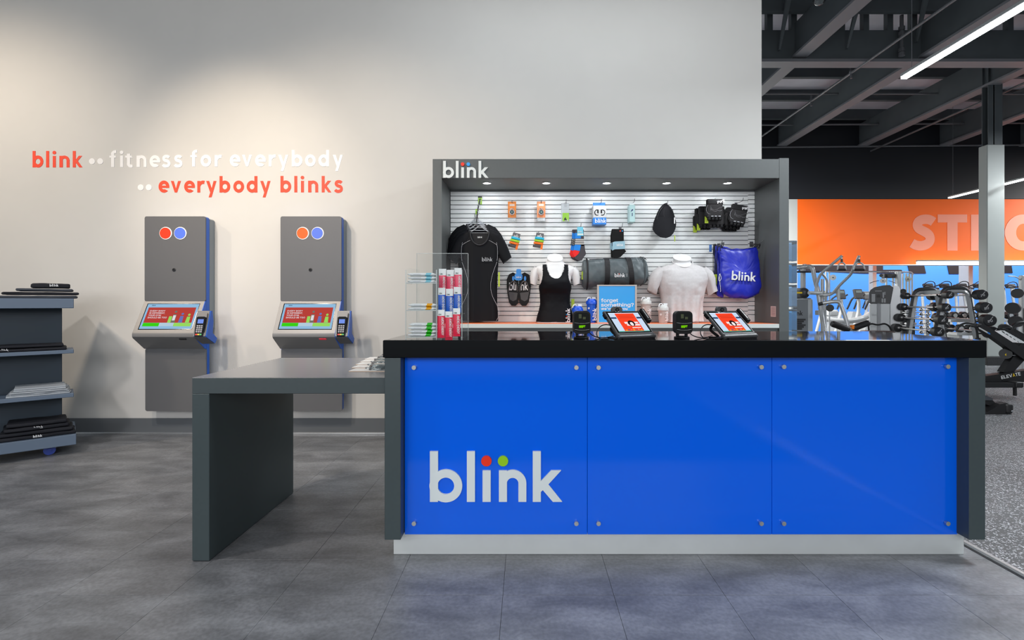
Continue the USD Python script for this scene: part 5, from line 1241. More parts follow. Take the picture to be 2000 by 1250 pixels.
tablet('tilted tablet with red page, left of the two on the counter', 1208, 2.402, .37)
tablet('tilted tablet with red page, right of the two on the counter', 1415, 2.412, .52)

# clear acrylic snack display
P_acr = pane('clear_acrylic', tint=(0.975, 0.988, 0.985), ior=1.12, mixw=0.008)
P_back = usdkit.material(stage, '/World/Looks/clear_back_sheet', {'t': ('transparent_bsdf', {'color': (0.97, 0.98, 0.98)}), 'd': ('diffuse_bsdf', {'color': (0.8, 0.82, 0.84)}), 'm': ('mix_closure', {'fac': 0.018})},
    [('t.BSDF', 'm.closure1'), ('d.BSDF', 'm.closure2')], surface='m.closure')
M_aedge = mat('acrylic_edge', (0.62, 0.68, 0.67), 0.2, extra={'transmission_weight': 0.4})
ax0, axm, ax1, ay0, ay1 = -.571, -.426, -.303, 2.42, 2.73
zf, zb2 = Z(527, 2.42), Z(495.5, 2.73)
ad = Thing('snack_display', 'clear acrylic counter display holding white bars and drink sachets', 'display case', ((ax0 + ax1) / 2, 2.58, ZC))
ad.part('back_panel', cb(ax0 - .012, ax1 - .008, ay1 - .004, ay1, ZC, zb2, .0008), P_back)
ad.part('back_panel_rim', [cb(ax0 - .013, ax1 - .007, ay1 - .005, ay1 + .001, zb2, zb2 + .002, 0), cb(ax1 - .008, ax1 - .006, ay1 - .005, ay1 + .001, ZC, zb2, 0), cb(ax0 - .0135, ax0 - .0125, ay1 - .005, ay1 + .001, ZC, zb2, 0)], M_aedge)
for x in (ax0, axm, ax1 - .0025):
    ad.part('upright', prism([(ay0, ZC), (ay1 - .005, ZC), (ay1 - .005, zf + .02), (ay0 + .06, zf + .012), (ay0, zf)], x, x + .0025), P_back)
    ad.part('upright_edge', cb(x - .0005, x + .003, ay0 - .001, ay0 + .001, ZC, zf, 0), M_aedge)
shz = [ZC + .012, Z(606, ay0), Z(552.5, ay0)]
for z in shz:
    ad.part('tray', cb(ax0 + .0026, axm - .0002, ay0 + .001, ay0 + .12, z - .003, z, 0), P_acr)
    ad.part('tray_edge', cb(ax0 + .0026, axm - .0002, ay0 - .0008, ay0 + .0008, z - .003, z + .002, 0), M_aedge)
M_wrap = mat('white_wrapper', (0.66, 0.70, 0.70), 0.35)
stripes = [mat('stripe_green', (0.01, 0.42, 0.005), .4), mat('stripe_amber', (0.72, 0.33, 0.0), .4), mat('stripe_sky', (0.20, 0.52, 0.62), .4)]
nm3 = ['green', 'amber', 'sky blue']; nth = ['lowest', 'second', 'third', 'fourth']
def bar(k, i, n, x0, x1, z, yc):
    lab = f'white snack bar with {nm3[k]} stripe, {"topmost" if i == n - 1 else nth[i]} of its pile in the acrylic display'
    t = Thing('snack_bar', lab, 'snack bar', ((x0 + x1) / 2, yc, z), nm3[k] + ' striped snack bars')
    L = x1 - x0; hh = .0155
    xs_ = [0, .006, .012, .022, L - .022, L - .012, L - .006, L]; hs = [.003, .004, .0072, hh / 2, hh / 2, .0072, .004, .003]; ws = [.021, .021, .019, .018, .018, .019, .021, .021]
    t.part('wrapper', wobble(loft([[(x0 + a, yc - w * math.sin(q), z + hh / 2 + .0002 + h * np.sign(math.cos(q)) * abs(math.cos(q)) ** .7) for q in np.linspace(0, 2 * np.pi, 20, endpoint=False)] for a, h, w in zip(xs_, hs, ws)]), .0008, 60, i), M_wrap, smooth=50)
    c0 = x0 + L * .62
    t.part('stripe', loft([[(a + (.006 if math.cos(q) > 0 else 0), yc - .0186 * math.sin(q), z + hh / 2 + .0002 + (hh / 2 + .0006) * np.sign(math.cos(q)) * abs(math.cos(q)) ** .7) for q in np.linspace(0, 2 * np.pi, 20, endpoint=False)] for a in (c0, c0 + L * .19)]), stripes[k], smooth=50)
    t.part('print', cb(x0 + L * .2, x0 + L * .47, yc - .0192, yc - .0180, z + .007, z + .009, 0), M_pip)
for k, n in ((0, 4), (1, 2), (2, 3)):
    for i in range(n):
        dx = RNG.uniform(-.003, .003)
        bar(k, i, n, ax0 + .010 + dx, axm - .004 + dx, shz[k] + .0165 * i, ay0 + .030 + (.012 if (k == 0 and i == 3) else 0))
M_sach = [mat('sachet_crimson', (0.72, 0.012, 0.055), .38), mat('sachet_blue', (0.005, 0.10, 0.52), .38), mat('sachet_rose', (0.78, 0.05, 0.12), .38)]
M_stop = mat('sachet_top_white', (0.70, 0.73, 0.72), .38); M_on = mat('sachet_mark', (0.02, 0.07, 0.05), .5)
for r, (yy, ytop, ysplit, ybot, m, cname, rname) in enumerate(((ay0 + .016, 605, 617, 660, 0, 'crimson', 'front'), (ay0 + .085, 562, 576, 612, 1, 'blue', 'middle'), (ay0 + .150, 525, 538, 580, 2, 'rose', 'back'))):
    s = yy / F
    for c in range(3):
        cx = 861.5 + 15.2 * c + r * 1.4; dz = (0, 3, -3)[c] if r == 0 else (0, 2, -1.5)[c]
        t = Thing('drink_sachet', f'{cname} drink sachet with white top, {("left", "middle", "right")[c]} of the {rname} row in the acrylic display', 'sachet', (X(cx, yy), yy, Z(ybot, yy)), 'drink sachets')
        z1, z2, z0 = Z(ytop + dz, yy), Z(ysplit + dz, yy), Z(ybot + dz, yy)
        def pil(za, zb_, pk): return loft([[(X(cx, yy) + 7.2 * s * math.cos(q), yy - d * math.sin(q), zz) for q in np.linspace(0, 2 * np.pi, 16, endpoint=False)] for zz, d in pk])
        t.part('pouch', pil(z0, z2, [(z0, .001), (z0 + .006, .0015), (z0 + .02, .006), ((z0 + z2) / 2, .0075), (z2, .006)]), M_sach[m], smooth=50)
        t.part('white_top', pil(z2, z1, [(z2, .006), (z2 + .012, .0045), (z1 - .006, .0015), (z1, .001)]), M_stop, smooth=50)
        t.part('maker_mark', put(text('ON', .0062, .0006), (X(cx - 4.5, yy), yy - .0068, z2 + .004)), M_on)
        hh = .0115
        t.part('vertical_print', put(text('AMINO ENERGY', hh, .0006, (z2 - z0) * .82), (X(cx + 1.2, yy), yy - .0078, z2 - .006), (0, 0, -1), (1, 0, 0)), M_stop)
for z in (Z(600, ay0 + .075), Z(563, ay0 + .14)):
    ad.part('tray', cb(axm + .0026, ax1 - .0026, ay0 + (.06 if z < 1.21 else .125), ay0 + (.12 if z < 1.21 else .20), z - .032, z - .030, 0), P_acr)
ad.part('tray', cb(axm + .0026, ax1 - .0026, ay0 + .001, ay0 + .06, ZC + .006, ZC + .009, 0), P_acr)

# white cards with clear packs on the low table
M_cardw = mat('white_board', (0.70, 0.69, 0.68), .5); M_cardt = mat('tan_board_edge', (0.42, 0.30, 0.20), .6)
P_pack = pane('pack_plastic', tint=(.86, .92, .93), mixw=.08); M_tint = mat('tinted_insert', (0.02, 0.045, 0.05), .15)
for k, (py, pxl) in enumerate(((726, 681), (719, 687), (713, 694.5), (707.5, 703), (702.5, 712))):
    Y = (H - ztt) / (py - CY) * F; x = X(pxl, Y)
    nth5 = ['front', 'second', 'middle', 'fourth', 'rearmost'][k]
    t = Thing('white_card', f'{nth5} white card of the row on the low table', 'card', (x + .1, Y, ztt), 'white cards on the table')
    t.part('sheet', cb(x, x + .225, Y, Y + .11, ztt + .0030, ztt + .0045, 0), M_cardw)
    t.part('backing', cb(x, x + .225, Y, Y + .11, ztt, ztt + .0028, 0), M_cardt)
    p = Thing('clear_pack', f'clear plastic pack with dark oval insert on the {nth5} white card', 'pack', (x + .16, Y + .05, ztt + .0045), 'clear packs on the table cards')
    cx, cy, z = x + .145, Y + .050, ztt + .0048
    p.part('shell', wobble(loft([[(cx + r_ * .056 * math.cos(q), cy + r_ * .044 * math.sin(q), z + zz) for q in np.linspace(0, 2 * np.pi, 20, endpoint=False)] for r_, zz in ((1, 0), (1.02, .006), (.92, .022), (.6, .030))]), .003, 30, k), P_pack, smooth=50)
    p.part('insert', ell((cx + .008, cy, z + .012), .032, .028, .010, 14), M_tint, smooth=50)
    p.part('side_loop', tube([(cx - .05 + .02 * math.cos(q), cy - .01 + .02 * math.sin(q), z + .010) for q in np.linspace(0, 2 * np.pi, 18)], .003, 6), P_pack, smooth=60)
# ------------------------------------------------------------ rolling clothes shelf on the left
SC = np.array([X(149, 4.15), 4.15]); SU = np.array([.74, .672]); SN = np.array([.672, -.74])   # front right corner, along the front, towards the viewer
M_sh = mat('shelf_blue_grey', (0.105, 0.145, 0.205), 0.45); M_shd = mat('shelf_back_navy', (0.013, 0.028, 0.045), 0.5)
def S(a, d, z): p = SC + SU * a - SN * d; return np.array([p[0], p[1], z])   # a along the front (negative to the left), d back from the front edge
def sbx(a0, a1, d0, d1, z0, z1, c=.003):
    m = cb(a0, a1, d0, d1, z0, z1, c).copy()
    M = np.eye(4); M[:2, 0], M[:2, 1], M[:2, 3] = SU, -SN, SC
    m.apply_transform(M); return m
LEN = 1.3
def zat(py, a, d):
    p = S(a, d, 0); return H - (py - CY) * p[1] / F
cs = Thing('clothes_shelf', 'blue-grey rolling clothes shelf at the left edge of the picture', 'shelf unit', S(-.6, .3, 0))
zb0, zb1 = zat(868, 0, 0), zat(848, 0, 0)
cs.part('base', sbx(-LEN, 0, 0, .62, zb0, zb1), M_sh)
bx = -.085
cs.part('back_panel', sbx(-LEN, bx, .30, .325, zb1, zat(602, bx, .3)), M_shd)
cs.part('centre_post', sbx(-.62, -.58, .02, .30, zb1, zat(602, -.6, .02)), M_shd) if False else None
ztop0, ztop1 = zat(602, -.02, 0), zat(583, -.02, 0)
cs.part('top_board', sbx(-LEN, -.015, 0, .62, ztop0, ztop1), M_sh)
shelves = []
for py0, py1 in ((690, 683), (775.5, 768)):
    z0, z1 = zat(py0, -.02, 0), zat(py1, -.02, 0)
    shelves.append(z1)
    cs.part('shelf_board', sbx(-LEN, -.015, 0, .30, z0, z1), M_sh)
M_wheel = mat('caster_blue', (0.02, 0.05, 0.30), .35)
for a, d in ((-.16, .10), (-1.15, .10), (-.16, .52), (-1.15, .52)):
    c = S(a, d, .040)
    q = cs.part('caster', [cyl(c - np.array([*SN, 0]) * .014, c + np.array([*SN, 0]) * .014, .038, 20), cyl(c - np.array([*SN, 0]) * .018, c + np.array([*SN, 0]) * .018, .015, 12)], M_wheel, smooth=40)
    cs.part('caster_fork', [cyl(c + np.array([*(SU * .03), .01]), S(a, d, zb0 + .002) + np.array([*(SU * .03), 0]), .008, 8), sbx(a - .03, a + .045, d - .03, d + .03, zb0 - .012, zb0, .001)], M_chrome, under=q)
# folded clothes
M_fold = mat('folded_black', (0.010, 0.011, 0.016), .7, bump=.3, bscale=500, spec=.3); M_foldn = mat('folded_navy_grey', (0.035, 0.042, 0.055), .7, bump=.3, bscale=500); M_foldg = mat('folded_heather', (0.36, 0.39, 0.42), .8, var=.05, scale=90, bump=.3, bscale=500)
def garment(label, a0, a1, d0, d1, z, h, m, seed, group, logo_=False, nm='folded_garment', catn='clothes', piping=False):
    n = 26
    t = Thing(nm, label, catn, S((a0 + a1) / 2, (d0 + d1) / 2, z), group)
    g = rbox(a0, a1, d0, d1, 0, h, min(h * .48, .012), 8)
    g = trimesh.remesh.subdivide_to_size(g.vertices, g.faces, .03); g = trimesh.Trimesh(*g, process=True)
    v = np.array(g.vertices)
    amp = h * .22
    v[:, 2] += (meshkit.fbm(v * 11 + seed, 3, seed) - .5) * 2 * amp * np.clip(v[:, 2] / h, 0, 1) + 0
    v[:, :2] += (np.stack([meshkit.fbm(v * 9 + seed + 7, 2, seed), meshkit.fbm(v * 9 + seed + 17, 2, seed + 3)], -1) - .5) * .03
    v[:, 2] = np.maximum(v[:, 2], .0005) + z
    M = np.eye(4); M[:2, 0], M[:2, 1], M[:2, 3] = SU, -SN, SC
    g.vertices = v; g.apply_transform(M)
    t.part('cloth', g, m, smooth=60)
    if piping: t.part('piping', tube([S(a1 - .01 + .012 * math.sin(q), d0 + .05 + .06 * q / 3, z + h * .5 + h * .35 * math.cos(q)) for q in np.linspace(0, 3, 12)], .003, 6), M_prwhite)
    if logo_:
        p = S(a0 + (a1 - a0) * .45, d0 - .004, z + h * .35)
        flat_logo(t, .020, p, (*SU, 0), (0, 0, 1), d=.002)
    return t
z = ztop1
G1 = 'folded dark garments on top of the shelf'
garment('lowest dark folded garment on top of the left shelf', -.80, .008, .03, .30, z, .021, M_foldn, 1, G1)
garment('second dark folded garment on top of the left shelf, piped at its end', -.42, .012, .03, .30, z + .028, .022, M_fold, 2, G1, piping=True)
garment('third dark folded garment on top of the left shelf', -.35, -.02, .04, .28, z + .057, .020, M_foldn, 3, G1)
garment('topmost dark folded garment with white logo on the left shelf', -.26, -.035, .05, .26, z + .083, .036, M_fold, 4, G1, True)
z = shelves[0]; G2 = 'flat black garments on the upper inner shelf'
garment('lower flat black garment on the upper inner shelf', -.75, -.06, .02, .255, z, .024, M_fold, 5, G2, True)
garment('upper flat black garment on the upper inner shelf', -.55, -.08, .03, .25, z + .028, .022, M_fold, 6, G2)
z = shelves[1]; G3 = 'grey folded shirts on the lower inner shelf'
for k in range(5):
    garment(['lowest', 'second', 'third', 'fourth', 'topmost'][k] + ' pale grey folded shirt of the pile on the lower inner shelf', -.40 + .010 * k, -.03 - .008 * k, .02, .28, z + .0135 * k, .013, M_foldg, 10 + k, G3, nm='folded_shirt', catn='shirt')
z = zb1; G4 = 'black folded garments on the shelf base'
for k in range(4):
    garment(['lowest', 'second', 'third', 'topmost'][k] + ' black folded garment of the pile on the shelf base', -.46 + .02 * k, .0 - .02 * k, .03, .26, z + .034 * k, .030, M_fold, 20 + k, G4, k in (0, 2))
# ------------------------------------------------------------ gym machines behind the counter, right
M_silver = mat('machine_silver', (0.46, 0.47, 0.48), 0.32, 0.45); M_silver2 = mat('machine_pale_grey', (0.50, 0.52, 0.53), 0.38, 0.2)
M_shroud = mat('machine_charcoal', (0.030, 0.031, 0.034), 0.4); M_pad = mat('black_vinyl_pad', (0.010, 0.010, 0.011), 0.38)
M_rub = mat('black_rubber', (0.012, 0.012, 0.013), 0.5); M_cable = mat('steel_cable', (0.05, 0.05, 0.05), .4)
M_mark = mat('white_marking', (0.45, 0.45, 0.46), .5); M_yel = mat('yellow_mark', (0.80, 0.55, 0.02), .45)
FLG = 0.004
def P3(px, py, Y): return W(px, py, Y)
def wtube(t, name, pts, rpx, m, Y=None, rad=.08):
    q = np.array([W(*p) for p in pts]); return t.part(name, tube(bend(q, rad), rpx * q[0][1] / F, 12), m, smooth=60)

# lat machine: weight tower at the left, two swinging handles
Y = 8.0
t = Thing('lat_pulldown_machine', 'silver lat pulldown machine with two raised arms and hanging handles', 'exercise machine', (X(1590, Y), Y, FLG))
x0, x1 = X(1546, Y + .3), X(1583.5, Y)
t.part('weight_tower', rbox(x0, X(1590, Y), Y, Y + .35, .06, Z(582, Y), .05), M_silver2, smooth=40)
q = t.part('tower_cap', wobble(rbox(x0 - .004, X(1584, Y), Y - .012, Y + .34, Z(583, Y), Z(562, Y), .08, 12), 0, 1), M_shroud, smooth=40)
t.part('cap_print', put(text('PULLDOWN', .05, .003, .12), (X(1551, Y), Y - .0135, Z(574, Y))), M_yel, under=q) if False else t.part('cap_print', put(text('BLINK', .032, .003, .10), (X(1551, Y), Y - .0135, Z(573.5, Y))), M_yel, under=q) if False else t.part('cap_stripe', cb(X(1551, Y), X(1566, Y), Y - .014, Y - .010, Z(573.5, Y), Z(570, Y), 0), M_yel, under=q)
q = t.part('tower_window', cb(X(1549, Y), X(1578, Y), Y - .004, Y + .002, .3, Z(585, Y), .002), mat('smoked_window', (0.20, 0.215, 0.23), .18))
t.part('window_print', put(logo(.075, .003), (X(1543, Y), Y - .0045, Z(616, Y))), M_shroud, under=q)
t.part('window_dot', put(logo_dots(.075, .003)[0], (X(1543, Y), Y - .0045, Z(616, Y))), M_rdot, under=q)
for k in range(6): t.part('weight_plate', cb(X(1551, Y), X(1566 + (k % 3) * 3.5, Y), Y - .008, Y - .003, Z(644 - 3.6 * k, Y) + .002, Z(640.6 - 3.6 * k, Y), 0), M_shroud)
t.part('main_post', rbox(X(1574, Y), X(1581, Y), Y + .10, Y + .17, .05, Z(521, Y), .01), M_silver, smooth=40)
t.part('post_cap', rbox(X(1577, Y), X(1582.5, Y), Y + .09, Y + .15, Z(521, Y), Z(514.5, Y), .01), M_silver2, smooth=40)
wtube(t, 'top_beam', [(1550, 524, Y + .15), (1579, 520, Y + .1), (1586.5, 522, Y), (1592, 548, Y), (1598, 572, Y), (1604, 604, Y)], 4.0, M_silver, rad=.15)
wtube(t, 'guard_rail', [(1540, 531, Y), (1600, 531, Y + .1)], 1.8, M_shroud)
wtube(t, 'rear_arch', [(1604, 533, Y + .3), (1615, 545, Y + .3), (1616.5, 560, Y + .3), (1613, 580, Y + .3), (1609, 648, Y + .3)], 2.2, M_silver)
wtube(t, 'rear_post', [(1606, 545, Y + .2), (1606, 655, Y + .2)], 2.8, M_silver)
wtube(t, 'front_post', [(1596, 560, Y - .05), (1604, 610, Y - .1), (1613, 668, Y - .3)], 4.0, M_silver)
for nm, pts in (('swing_arm', [(1593, 574, Y - .1), (1594, 559, Y - .1), (1601, 536, Y - .15), (1645, 499.5, Y - .35)]), ('swing_arm', [(1604, 577, Y - .1), (1624, 576, Y - .15), (1638, 559, Y - .25), (1663, 535, Y - .4), (1669, 519, Y - .5), (1678, 500, Y - .6)])):
    wtube(t, nm, pts, 2.5, M_silver, rad=.12)
for cx, ty, Yh, w in ((1644, 499, Y - .35, 8), (1678, 499.5, Y - .6, 10.5)):
    h = t.part('handle_strap', tube([W(cx, ty, Yh), W(cx, ty + 13, Yh)], .010, 8), M_prwhite)
    t.part('handle_bow', tube(smoothpath([W(cx - w, 526.5, Yh), W(cx - w * .85, 519, Yh), W(cx - 2, 513, Yh), W(cx + 2, 513, Yh), W(cx + w * .85, 519, Yh), W(cx + w, 526.5, Yh)], 20), .011, 8), M_silver2, smooth=60, under=h)
    t.part('handle_grip', tube([W(cx - w * .9, 526.8, Yh), W(cx + w * .9, 526.8, Yh)], .016, 10), M_rub, smooth=60, under=h)
    t.part('strap_clip', tube([W(cx, ty + 7, Yh), W(cx, ty + 13, Yh)], .016, 8), mat('brown_clip', (.06, .03, .02), .5), under=h)
t.part('pivot', cyl(W(1580, 572, Y - .15), W(1604, 572.5, Y - .08), .028, 14), M_silver2, smooth=40)
wtube(t, 'lever_post', [(1637.5, 560, Y - .2), (1638, 590, Y - .2)], 2.8, M_silver2)
wtube(t, 'pivot_beam', [(1600, 577, Y - .1), (1632, 571, Y - .15)], 2.2, M_silver)
wtube(t, 'thigh_frame', [(1600, 594, Y - .4), (1625, 589, Y - .45), (1640, 589, Y - .5), (1648, 610, Y - .55), (1657, 640, Y - .6)], 3.6, M_silver, rad=.12)
t.part('thigh_grip', tube([W(1599, 594.5, Y - .42), W(1606, 592.5, Y - .43)], .024, 10), M_rub)
t.part('thigh_disc', cyl(W(1621, 601.5, Y - .55), W(1621, 601.5, Y - .47), .052, 20), M_rub, smooth=40)
t.part('cross_plate', rbox(X(1590, Y), X(1606, Y), Y - .12, Y - .02, Z(615, Y), Z(606, Y), .01), M_silver2, smooth=40)
wtube(t, 'base_beam', [(1590, 664, Y), (1640, 668, Y - .3)], 4, M_silver)
for p0, p1 in (((1624, 632), (1658, 643)), ((1666, 641), (1697, 631))):
    t.part('roller_pad', tube([W(*p0, Y - .7), W(p0[0] + 3, (p0[1] * .92 + p1[1] * .08), Y - .7), W(p1[0] - 3, p1[1], Y - .7), W(*p1, Y - .7)], [.035, .045, .045, .035], 16), M_pad, smooth=50)
t.part('pad_clamp', rbox(X(1662, Y - .7), X(1667.5, Y - .7), Y - .73, Y - .67, Z(643, Y - .7), Z(635, Y - .7), .01), mat('orange_knob', (.85, .2, .01), .4), smooth=40)
t.part('roller_axle', tube([W(1656, 641, Y - .7), W(1668, 641, Y - .7)], .014, 8), M_silver)
t.part('seat_stem', rbox(X(1660, Y - .6), X(1666, Y - .6), Y - .7, Y - .6, FLG, Z(641, Y - .7), .01), M_silver, smooth=40)

# cable crossover behind
Y = 10.2
t = Thing('cable_crossover', 'tall silver cable frame with long top bar and pulleys behind the machines', 'exercise machine', (X(1740, Y), Y, FLG))
wtube(t, 'top_bar', [(1612, 530.5, Y), (1700, 530.5, Y), (1757, 530.5, Y)], 1.4, M_chrome, rad=.01)
t.part('upright_post', rbox(X(1750, Y), X(1757.5, Y), Y - .05, Y + .05, FLG, Z(530, Y), .015), M_silver2, smooth=40)
wtube(t, 'top_frame', [(1754, 534, Y), (1760, 531, Y + .1), (1779, 531.5, Y + .3), (1783, 536, Y + .35)], 1.6, M_silver, rad=.05)
for px in (1763, 1770, 1776, 1781.5): t.part('guide_rod', cyl(W(px, 534, Y + .2), (X(px, Y + .2), Y + .2, FLG), .016, 8), M_silver2)
for px in (1731, 1744): t.part('guide_rod', cyl(W(px, 534, Y + .2), (X(px, Y + .2), Y + .2, FLG), .018, 8), M_silver2)
t.part('pulley_housing', rbox(X(1727, Y), X(1749, Y), Y - .02, Y + .1, Z(543, Y), Z(534, Y), .02), M_shroud, smooth=40)
for px, py, r, m in ((1724.5, 548.5, .052, M_silver2), (1773.5, 545, .052, mat('cream_pulley', (.52, .53, .45), .4)), (1627, 542, .058, M_silver2), (1721, 538, .032, M_shroud), (1738, 537.5, .038, M_shroud), (1764, 569, .05, M_rub)):
    q = t.part('pulley', cyl(W(px, py, Y - .1), W(px, py, Y - .05), r, 20), m, smooth=40)
    t.part('pulley_hub', cyl(W(px, py, Y - .11), W(px, py, Y - .1), r * .22, 10), M_shroud, under=q)
wtube(t, 'curved_grip', [(1699, 553, Y - .1), (1708, 549.5, Y - .1), (1717, 548, Y - .1)], .6, M_cable); wtube(t, 'curved_grip', [(1735, 548, Y - .1), (1743, 550.5, Y - .1), (1750, 553, Y - .1)], .6, M_cable)
for px in (1613, 1620): wtube(t, 'left_post', [(px, 532, Y), (px, 660, Y)], 1.3, M_silver2)
t.part('black_panel', cb(X(1756, Y - .4), X(1767, Y - .4), Y - .4, Y - .37, Z(619, Y - .4), Z(598, Y - .4), .004), M_devg)
t.part('panel_post', cb(X(1760, Y - .36), X(1763, Y - .36), Y - .369, Y - .3, FLG, Z(598, Y - .4), 0), M_shroud)

# selector machine tower
Y = 9.0
t = Thing('selector_machine', 'silver weight tower machine with charcoal curved cap and exercise pictures', 'exercise machine', (X(1728, Y), Y, FLG))
th_ = math.radians(-33); pc = np.array([X(1716, Y), Y, 0])
Rz = np.eye(4); Rz[:2, :2] = [[math.cos(th_), -math.sin(th_)], [math.sin(th_), math.cos(th_)]]
Sx = np.diag([.84, 1, 1, 1]); T0, T1 = np.eye(4), np.eye(4); T0[:3, 3], T1[:3, 3] = -pc, pc
t.xf = T1 @ Rz @ Sx @ T0
xa, xb, xc = X(1698, Y), X(1738.5, Y), X(1757, Y)
prof = [(xa + .012, .05), (xb, .05), (xb, Z(593, Y)), (xa + .012, Z(593, Y))]
t.part('front_shroud', [cb(xa, X(1714.5, Y), Y, Y + .3, .05, Z(593, Y), .012), cb(X(1719, Y), xb, Y, Y + .3, .05, Z(593, Y), .012)], M_silver2) if False else None
t.part('front_shroud', cb(xa, X(1714, Y), Y, Y + .3, .05, Z(592, Y), .014), M_silver2); t.part('front_shroud', cb(X(1719, Y), xb, Y, Y + .3, .05, Z(592, Y), .014), M_silver2)
t.part('shroud_recess', cb(X(1713.5, Y), X(1719.5, Y), Y + .012, Y + .28, .05, Z(586, Y), 0), mat('machine_mid_grey', (.33, .34, .36), .4))
cap = Polygon([(xa - .002, Z(592, Y)), (xb + .002, Z(592, Y)), (xb + .05, Z(562, Y)), (X(1737, Y), Z(557, Y)), (X(1725, Y), Z(557.5, Y)), (X(1708, Y), Z(561, Y)), (X(1700.5, Y), Z(566, Y)), (xa - .002, Z(572, Y))]).buffer(-.01).buffer(.01)
q = t.part('cap', put(ext(cap, .34), (0, Y + .32, 0)), M_shroud)
t.part('slot', put(ext(Polygon([(X(1712.5, Y), Z(581, Y)), (X(1712.5, Y), Z(577, Y)), (X(1714, Y), Z(575, Y)), (X(1717.5, Y), Z(575, Y)), (X(1719, Y), Z(577, Y)), (X(1719, Y), Z(581, Y))]), .004), (0, Y - .02, 0)), M_black, under=q)
for a, b, c, d in ((1702.5, 590, 1709.5, 574), (1723.5, 582, 1726.5, 571), (1727, 576, 1729, 570), (1721.5, 591, 1725, 583), (1726, 591, 1729.5, 583)):
    t.part('picture', rbox(X(a, Y), X(c, Y), Y - .024, Y - .018, Z(b, Y), Z(d, Y), .01), mat('picture_grey', (.38, .39, .40), .5), under=q)
t.part('cap_line', cb(X(1709, Y), X(1722, Y), Y - .022, Y - .019, Z(569, Y), Z(568.2, Y), 0), M_silver2, under=q)
t.part('logo', put(logo(.04, .002), (X(1703, Y), Y - .0015, Z(617, Y))), mat('machine_mid_grey', (.33, .34, .36), .4))
side = Polygon([(xb, .05), (xc, .05), (xc, Z(566, Y)), (X(1754, Y), Z(559.5, Y)), (X(1746, Y), Z(558, Y)), (X(1741, Y), Z(563, Y)), (xb, Z(568, Y))])
t.part('side_shroud', put(ext(side, .36), (0, Y + .39, 0)), M_silver)
t.xf = None
wtube(t, 'front_handle', [(1697, 645, Y - .3), (1696, 635, Y - .3), (1702, 632, Y - .3), (1715, 635, Y - .3), (1728, 631.5, Y - .3), (1737, 637, Y - .3), (1743, 650, Y - .3)], 1.6, M_rub, rad=.06)
t.part('seat_pad', rbox(X(1688, Y - .4), X(1738, Y - .4), Y - .55, Y - .25, Z(655, Y - .4), Z(646, Y - .4), .03), mat('brown_pad', (.05, .028, .025), .4), smooth=40)
t.part('seat_frame', rbox(X(1700, Y - .4), X(1730, Y - .4), Y - .5, Y - .3, FLG, Z(655, Y - .4), .02), M_silver, smooth=40)

# barbell rack, seen along its length, with fixed barbells on both sides
M_head = mat('weight_head_black', (0.014, 0.014, 0.016), 0.45); M_bar = mat('knurled_steel', (0.60, 0.60, 0.60), 0.25, .9)
DR = np.array([.23, .975, 0.0]); DP = np.array([.975, -.23, 0.0])
RA = np.array([X(1872, 7.6), 7.6, FLG])                        # centre of the near end frame, on the floor
t = Thing('barbell_rack', 'black edged grey rack carrying fixed barbells on both sides', 'rack', RA + DR * .5)
def R3(a, p, z): return RA + DR * a + DP * p + np.array([0, 0, z])
rtop = Z(560.5, 7.6)
for a in (.08, .92):
    t.part('end_frame', tube(bend([R3(a, -.37, 0), R3(a, -.15, rtop - .02), R3(a, .15, rtop - .02), R3(a, .37, 0)], .09), .036, 8), M_shroud, smooth=50)
    t.part('frame_face', tube(bend([R3(a - .03, -.345, .02), R3(a - .03, -.135, rtop - .07), R3(a - .03, .135, rtop - .07), R3(a - .03, .345, .02)], .07), .028, 4), M_silver)
t.part('top_plate', trimesh.convex.convex_hull(np.array([R3(a, p, z) for a in (.1, .9) for p in (-.04, .04) for z in (rtop - .13, rtop - .04)])), M_silver2)
t.part('foot_rail', trimesh.convex.convex_hull(np.array([R3(a, p, z) for a in (.0, 1.0) for p in (-.06, .06) for z in (.0, .06)])), M_shroud)
levels = [(Z(576.5, 7.6), .20, .055), (Z(601, 7.6), .245, .062), (Z(625, 7.6), .29, .068), (Z(648, 7.6), .335, .07)]
for a in (.08, .92):
    for z, p, r in levels:
        for sg in (-1, 1):
            t.part('cradle', tube([R3(a, sg * (p - .06), z - .03), R3(a, sg * p, z - .03), R3(a, sg * (p + .04), z + .005)], .012, 8), M_rub)
def barbell(label, p, z, r, num):
    c = R3(-.06, p, z); e = R3(1.06, p, z)
    b = Thing('barbell', label, 'barbell', (c + e) / 2, 'fixed barbells on the rack')
    b.part('bar', cyl(c, e, .014, 12), M_bar, smooth=40)
    for q, d in ((c, -1), (e, 1)):
        h = b.part('head', tube([q + DR * d * .0, q + DR * d * .008, q + DR * d * .13, q + DR * d * .14], [r * .9, r, r, r * .88], 24), M_head, smooth=40)
        f = q + DR * d * .1405
        if d < 0:
            b.part('number', put(text(num, r * .42, .002), f - DP * r * .3 + np.array([0, 0, -r * .42]), DP + np.array([0, 0, .3]), (0, 0, 1)), M_mark, under=h)
            b.part('logo_line', put(ext(sbox(-r * .6, -.004, r * .6, .004), .002), f + np.array([0, 0, r * .12]), DP * .6 + np.array([0, 0, .8]), (0, 0, 1)), M_mark, under=h)
        b.part('collar', tube([q + DR * (-d) * .04, q], [.02, .026], 12), M_bar, smooth=40, under=h)
rown = ['top', 'second', 'third', 'lowest']
for k, (z, p, r) in enumerate(levels):
    barbell(f'fixed barbell on the {rown[k]} level, left side of the rack', -p, z, r, ('20', '30', '40', '50')[k])
    barbell(f'fixed barbell with big heads on the {rown[k]} level, right side of the rack', p, z, r + .018, ('70', '80', '90', '100')[k])

